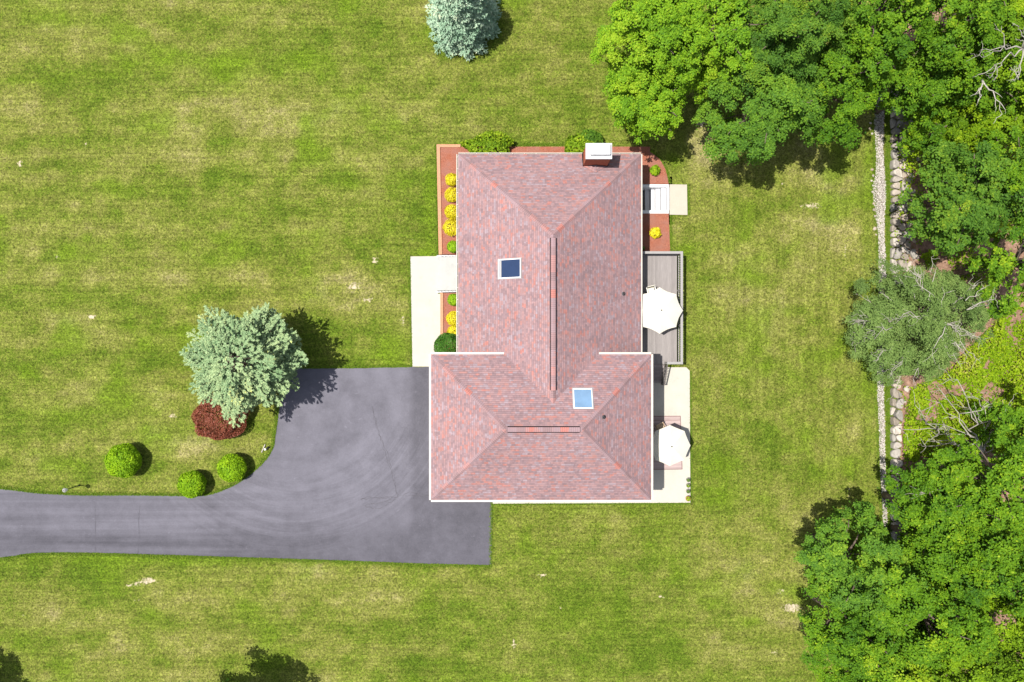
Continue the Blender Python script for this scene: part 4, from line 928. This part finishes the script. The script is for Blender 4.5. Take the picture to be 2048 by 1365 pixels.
# ------------------------------------------------------------------ wood edge: gravel, grass strip, wall, floor
gl=spline(P([(1757,190),(1749,240),(1752,300),(1752,345),(1747,380),(1752,430),(1757,480),(1758,540),(1757,600),(1754,760),(1758,850),(1760,930),(1764,1000),(1767,1100)]),6)
gr_=spline(P([(1768,190),(1767,240),(1766,300),(1768,345),(1771,390),(1768,430),(1768,480),(1772,540),(1770,600),(1767,760),(1769,850),(1770,930),(1773,1000),(1776,1100)]),6)
sheet("gravel_strip",ragged(gl+gr_[::-1],.25,.05,9),.012,M['gravel'])
rng=np.random.RandomState(5); m=MB(); N=5200
ico=bmesh.new(); bmesh.ops.create_icosphere(ico,subdivisions=1,radius=1); iv=np.array([v.co[:] for v in ico.verts]); itri=np.array([[v.index for v in f.verts] for f in ico.faces]); ico.free()
ii=rng.randint(0,len(gl)-1,N); fr=rng.rand(N)[:,None]; la=np.array(gl); lb_=np.array(gr_); A=la[ii]*(1-fr)+la[ii+1]*fr; Bq=lb_[ii]*(1-fr)+lb_[ii+1]*fr; tt=rng.uniform(-.08,1.08,N)[:,None]; c2=A*(1-tt)+Bq*tt
sc=rng.uniform(.018,.042,(N,1,1))*rng.uniform(.7,1.2,(N,1,3)); V=iv[None]*sc; V[:,:,2]*=.7; V=V+np.concatenate([c2,np.full((N,1),.03)],1)[:,None,:]
Q=(itri[None]+(np.arange(N)*len(iv))[:,None,None]).reshape(-1,3)
pm=NT("pebble"); pm.color(pm.ramp(pm.n("ShaderNodeNewGeometry").outputs["Random Per Island"],[(0,(.36,.33,.30)),(.5,(.47,.43,.39)),(1,(.60,.56,.51))])); pm.rough(.9)
o=np_mesh("pebbles",V.reshape(-1,3),Q,pm.m); tag(o,"loose pale pebbles along the gravel strip","pebbles",None,"stuff")

# woodland floor: raised behind the stone wall
fx=np.arange(0,60.1,.5); fy=np.arange(-40,40.1,.5)
edge=lambda y: np.interp(682.5-y*F/HC,[-400,200,530,700,780,1050,1200,1700],[1800,1806,1806,1800,1792,1792,1800,1800])
YY,UU=np.meshgrid(fy,fx,indexing='ij'); X0=(edge(YY)-1024)*HC/F; XX=X0+UU; ZZ=.36+.16*(fbm(XX*.4,YY*.4,41,3)-.5)*np.minimum(1,UU)
ZZ[:,0]=-.05
ny,nx=XX.shape; i=np.arange(ny-1)[:,None]*nx+np.arange(nx-1)[None,:]; Q=np.stack([i,i+1,i+nx+1,i+nx],-1).reshape(-1,4)
o=np_mesh("woodland_floor",np.stack([XX,YY,ZZ],-1).reshape(-1,3),Q,M['forest'],smooth=True); tag(o,kind="structure")
# stone wall of individual stones
wall=thing("stone_wall",W(1800,600,0),"long low dry stone wall of flat fieldstones between gravel strip and wood","stone wall"); R0=wall.location.copy()
rr=random.Random(7)
wd_at=lambda q: float(np.interp(q,[195,430,530,600,720,780,1080],[52,48,44,24,20,19,18]))
seeds=[]
for sec,cnt in (((196,540),66),((540,770),12),((770,1080),21)):
    tries=0; got=0; best=None
    while got<cnt:
        cand=[]
        for _ in range(14):
            q=rr.uniform(*sec); cand.append((1784+rr.random()*wd_at(q),q))
        if seeds: c=max(cand,key=lambda p:min((p[0]-o[0])**2+(p[1]-o[1])**2 for o in seeds))
        else: c=cand[0]
        seeds.append(c); got+=1
def clip(poly,nx_,ny_,d):
    out=[]
    for (x1_,y1_),(x2_,y2_) in zip(poly,poly[1:]+poly[:1]):
        a_=x1_*nx_+y1_*ny_-d; b_=x2_*nx_+y2_*ny_-d
        if a_<=0: out.append((x1_,y1_))
        if (a_<0)!=(b_<0): t=a_/(a_-b_); out.append((x1_+(x2_-x1_)*t,y1_+(y2_-y1_)*t))
    return out
for i,(qx,qy) in enumerate(seeds):
    poly=[(1783.5,qy-26),(1784+wd_at(qy)+rr.uniform(-2,4),qy-26),(1784+wd_at(qy)+rr.uniform(-2,4),qy+26),(1783.5,qy+26)]
    for j,(ox,oy) in enumerate(seeds):
        if j!=i and abs(ox-qx)+abs(oy-qy)<90:
            nx_,ny_=ox-qx,oy-qy; poly=clip(poly,nx_,ny_,((ox*ox+oy*oy)-(qx*qx+qy*qy))/2)
            if len(poly)<3: break
    if len(poly)<3: continue
    for _k in range(2):
        poly=[q for (x1_,y1_),(x2_,y2_) in zip(poly,poly[1:]+poly[:1]) for q in ((x1_*.78+x2_*.22,y1_*.78+y2_*.22),(x1_*.22+x2_*.78,y1_*.22+y2_*.78))]
    pts_=[]
    for (x1_,y1_),(x2_,y2_) in zip(poly,poly[1:]+poly[:1]):          # chipped edges
        for f in (.3,): pts_.append((x1_+(x2_-x1_)*f+rr.uniform(-.8,.8),y1_+(y2_-y1_)*f+rr.uniform(-.5,.5)))
    zt=.38+rr.uniform(-.13,.12); pw=[XY(px_,py_,.3) for px_,py_ in pts_][::-1]; c=np.mean(pw,0); n=len(pw); vs=[]; tx,ty=rr.uniform(-.22,.22),rr.uniform(-.22,.22); shr=rr.uniform(.84,.96)
    for sc_,z in ((shr,-.05),(shr,zt-.06),(shr*.93,zt-.01),(shr*.70,zt+.012)): vs+=[(c[0]+(px_-c[0])*sc_,c[1]+(py_-c[1])*sc_,z+((rr.uniform(-.018,.018)+tx*(px_-c[0])+ty*(py_-c[1])) if z>0 else 0)) for px_,py_ in pw]
    fs=[tuple(range(3*n,4*n))]+[(l*n+q,l*n+(q+1)%n,(l+1)*n+(q+1)%n,(l+1)*n+q) for l in range(3) for q in range(n)]
    m=MB(); m.add(vs,fs); part(m,"stone",M['stone'],wall,False,R0)
def rock(name,px,py,r,z0,label,seed,group):
    rng=np.random.RandomState(seed); x,y,_=W(px,py,z0); R=r*HC/F
    d=iv*(1+rng.normal(size=(len(iv),1))*.14); v=d*np.array([R*rng.uniform(.85,1.2),R*rng.uniform(.8,1.1),R*.55]); 
    o=np_mesh(name,v,itri,M['stone']); o.location=(x,y,z0+R*.2); o.rotation_euler=(0,0,rng.uniform(0,6)); tag(o,label,"boulder",group)
    sb=o.modifiers.new("s",'BEVEL'); sb.width=R*.12; sb.segments=2
for i,(px,py,r,z,lb) in enumerate(((1833,512,6.5,.4,"pale rounded boulder on the litter north of the grey green tree"),(1817,505,4.5,.4,"small pale boulder beside the wall top, left of the rounded one"),(1813,778,6.5,.4,"cream boulder just south of the grey green tree"),(1808,803,4.5,.4,"small cream boulder below the larger cream one"),(1822,352,6,.4,"dark boulder at the wall's east side in tree shade"),(1836,300,5.5,.4,"tan boulder beside the reddish leaf litter"),(1800,790,3.5,.4,"smallest cream boulder beside the wall top"))):
    rock("boulder",px,py,r,z,lb,400+i,"loose boulders along the wall")
ck=[(1741,247,3),(1740,258,3),(1744,268,3),(1746,352,3.5),(1743,362,3.2),(1746,372,3),(1745,384,3.2),(1748,395,2.8),(1747,408,3.4),(1748,420,3),(1750,433,3),(1749,458,4),(1752,470,2.8),(1744,340,3.6)]
for i,(px,py,r) in enumerate(ck): rock("cobble",px,py,r,.0,"small pale cobble bordering the lawn side of the gravel strip",430+i,"cobbles along the gravel edge")

# undergrowth and grass (nobody could count them)
def inside(px,py,poly):
    c=np.zeros(len(px),bool); n=len(poly)
    for i in range(n):
        x1_,y1_=poly[i]; x2_,y2_=poly[(i+1)%n]
        cond=((y1_>py)!=(y2_>py))&(px<(x2_-x1_)*(py-y1_)/(y2_-y1_+1e-9)+x1_); c^=cond
    return c
rng=np.random.RandomState(77); N=260000; px=rng.uniform(1640,2150,N); py=rng.uniform(-20,1460,N)
ok=inside(px,py,[(1812,775),(1880,745),(1930,690),(1965,660),(2000,620),(2150,600),(2150,960),(1800,960),(1800,850)])
ok|=inside(px,py,[(1850,180),(2150,150),(2150,480),(1900,480),(1850,420)])&(rng.rand(N)<.5)
ok|=inside(px,py,[(1835,515),(1850,500),(1870,520),(1850,540)])|inside(px,py,[(1880,480),(1930,500),(2000,560),(1960,600),(1890,540)])&(rng.rand(N)<.4)
ok|=inside(px,py,[(1836,215),(1900,215),(1900,330),(1850,330)])&(rng.rand(N)<.5)
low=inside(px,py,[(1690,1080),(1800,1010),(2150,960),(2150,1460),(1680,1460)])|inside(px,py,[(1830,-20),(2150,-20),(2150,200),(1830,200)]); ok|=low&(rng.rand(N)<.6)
ok|=inside(px,py,[(1786,200),(1836,200),(1836,530),(1786,530)])&(rng.rand(N)<.13)
ok|=inside(px,py,[(1786,770),(1806,770),(1806,1000),(1786,1000)])&(rng.rand(N)<.12)
ok|=inside(px,py,[(1800,320),(1822,310),(1822,345),(1800,350)])&(rng.rand(N)<.6)
X=(px-1024)*HC/F; Y=(682.5-py)*HC/F
den=fbm(X*.55,Y*.55,61,3)+.07; ok&=(den>.42)|(rng.rand(N)<.14)
X,Y,den=X[ok],Y[ok],den[ok]; n=len(X); zz=np.where(px[ok]<1800,.12,.45)+np.clip((den-.42)*3.2,0,1)*rng.rand(n)*.75
leaves("undergrowth",np.stack([X,Y,zz],1),np.array([0,0,1.])+rng.normal(size=(n,3))*.5,.20*rng.uniform(.6,1.3,n),.13*rng.uniform(.6,1.2,n),.5+(den-.5)*1.2+rng.normal(size=n)*.2-.45*low[ok],M['under'],None,rng)  # leaves below the crowns tinted darker, painting shade into the canopy gaps
tag(bpy.data.objects["undergrowth"],"bright lime undergrowth over the leaf litter","undergrowth",None,"stuff")
# low green strip between gravel and wall
ys_=rng.uniform(190,1080,16000); xl=np.interp(ys_,[190,500,760,1080],[1769,1771,1770,1777]); xr=np.interp(ys_,[190,500,760,1080],[1785,1785,1784,1786]); xx_=xl+(xr-xl)*rng.rand(len(ys_))
def polyline_pts(poly,n,rng,off,spread):
    p=np.array(poly); seg=np.linalg.norm(np.diff(p,axis=0),axis=1); cum=np.concatenate([[0],np.cumsum(seg)]); s=rng.uniform(0,cum[-1],n); k=np.clip(np.searchsorted(cum,s)-1,0,len(seg)-1); f=((s-cum[k])/seg[k])[:,None]
    q=p[k]*(1-f)+p[k+1]*f; d=unit(p[k+1]-p[k]); nn=np.stack([-d[:,1],d[:,0]],1); return q+nn*(off+np.abs(rng.normal(size=(n,1)))*spread)
pts=[np.stack([(xx_-1024)*HC/F,(682.5-ys_)*HC/F],1)]
te=[q for q in top_edge if q[0]>-40]; be=[q for q in bot_edge if q[0]>-40]
pts.append(polyline_pts(te,6000,rng,-.02,.12)); pts.append(polyline_pts(be,7000,rng,-.02,.12)); pts.append(polyline_pts(gl,5000,rng,-.25,.25)*1.0)
pts.append(polyline_pts(P([(983,1130),(985,1004)]),700,rng,-.02,.1)); pts.append(polyline_pts(P([(986,1008),(1381,1006.5)]),1800,rng,-.1,.08)); pts.append(polyline_pts(P([(1381.5,1004),(1380.5,742)]),1400,rng,-.1,.08))
pts.append(polyline_pts(P([(824,733),(820,513)]),1200,rng,-.06,.1)); pts.append(polyline_pts(P([(604,737.5),(822,734.5)]),1200,rng,.0,.1)); pts.append(polyline_pts(P([(873,289),(877,512)]),1300,rng,-.12,.1)); pts.append(polyline_pts(P([(1300,304),(1318,317),(1331,339),(1338,368)]),600,rng,.0,.08)); pts.append(polyline_pts(P([(1340,431),(1340,500)]),500,rng,.0,.08))
pts.append(polyline_pts(P([(1374.5,369),(1375.5,431)]),400,rng,.0,.08)); pts.append(polyline_pts(P([(921,292),(1165,292)]),1500,rng,.0,.1))
# clumps of longer grass over the whole lawn
q=np.stack([rng.uniform(-38,26,10),rng.uniform(-26,26,10)],1); pq=np.stack([1024+q[:,0]*F/HC,682.5-q[:,1]*F/HC],1)
dp=np.array([(1024+a*F/HC,682.5-b_*F/HC) for a,b_ in drive])
bad=inside(pq[:,0],pq[:,1],[tuple(v) for v in dp])|((pq[:,0]>815)&(pq[:,0]<1385)&(pq[:,1]>285)&(pq[:,1]<1012))
q=q[~bad]; f=fbm(q[:,0]*.5,q[:,1]*.5,91,3); q=q[(f>.42)]
pts.append(q)
c=np.concatenate(pts); n=len(c); z=np.full(n,.03)+rng.rand(n)*.03
d=rng.normal(size=(n,3)); d[:,2]=np.abs(d[:,2])*.6+.15
leaves("grass",np.concatenate([c,z[:,None]],1),np.array([0,0,1.])+rng.normal(size=(n,3))*.5,.13*rng.uniform(.6,1.3,n),.035*rng.uniform(.6,1.3,n),.45+rng.normal(size=n)*.28,M['grassblade'],None,rng,d)
tag(bpy.data.objects["grass"],"longer grass blades on the lawn and along paved edges","grass",None,"stuff")

# ------------------------------------------------------------------ small things on the lawn
bx_,by_,_=W(159,971,0)
lp=thing("lamp_post",(bx_,by_,0),"black lamp post with pale lantern on the lawn beside the driveway","lamp post")
m=MB(); m.lathe([(.07,0),(.07,.06),(.035,.1),(.03,1.35),(.05,1.4)],0,0,12); m.build("post",M['black'],lp,True)
m=MB(); m.lathe([(.06,1.40),(.11,1.46),(.13,1.66),(.13,1.68)],0,0,12); m.build("lantern",M['lens'],lp)
m=MB(); m.lathe([(.16,1.68),(.10,1.76),(.03,1.80),(.015,1.86)],0,0,12); m.build("lantern_cap",M['grey'],lp)
sx_,sy_,_=W(534,897,0)
sp=thing("garden_spotlight",(sx_,sy_,0),"small black and white garden spotlight at the edge of the driveway curve","spotlight")
m=MB(); m.ring_tube([(0,0,-.05),(0,0,.16)],.018,8); m.build("stake",M['black'],sp)
m=MB(); m.lathe([(.02,.14),(.085,.2),(.09,.26),(.05,.31)],-.05,-.04,12); m.build("globe",M['lens'],sp,True)
m=MB(); m.ring_tube([(0,0,.15),(.10,.07,.17),(.17,.10,.2)],[.03,.07,.075],8); m.build("lamp_head",M['black'],sp)
ax_,ay_,_=W(523.5,905,0); bx2_,by2_,_=W(531,889,0)
m=MB(); m.ring_tube([(ax_,ay_,.05),(bx2_,by2_,.09)],.035,4); o=m.build("wooden_stake",M['trim']); tag(o,"pale narrow wooden stake lying in the grass beside the garden spotlight","stake")
o.data.transform(Matrix.Translation((-ax_,-ay_,0))); o.location=(ax_,ay_,0)
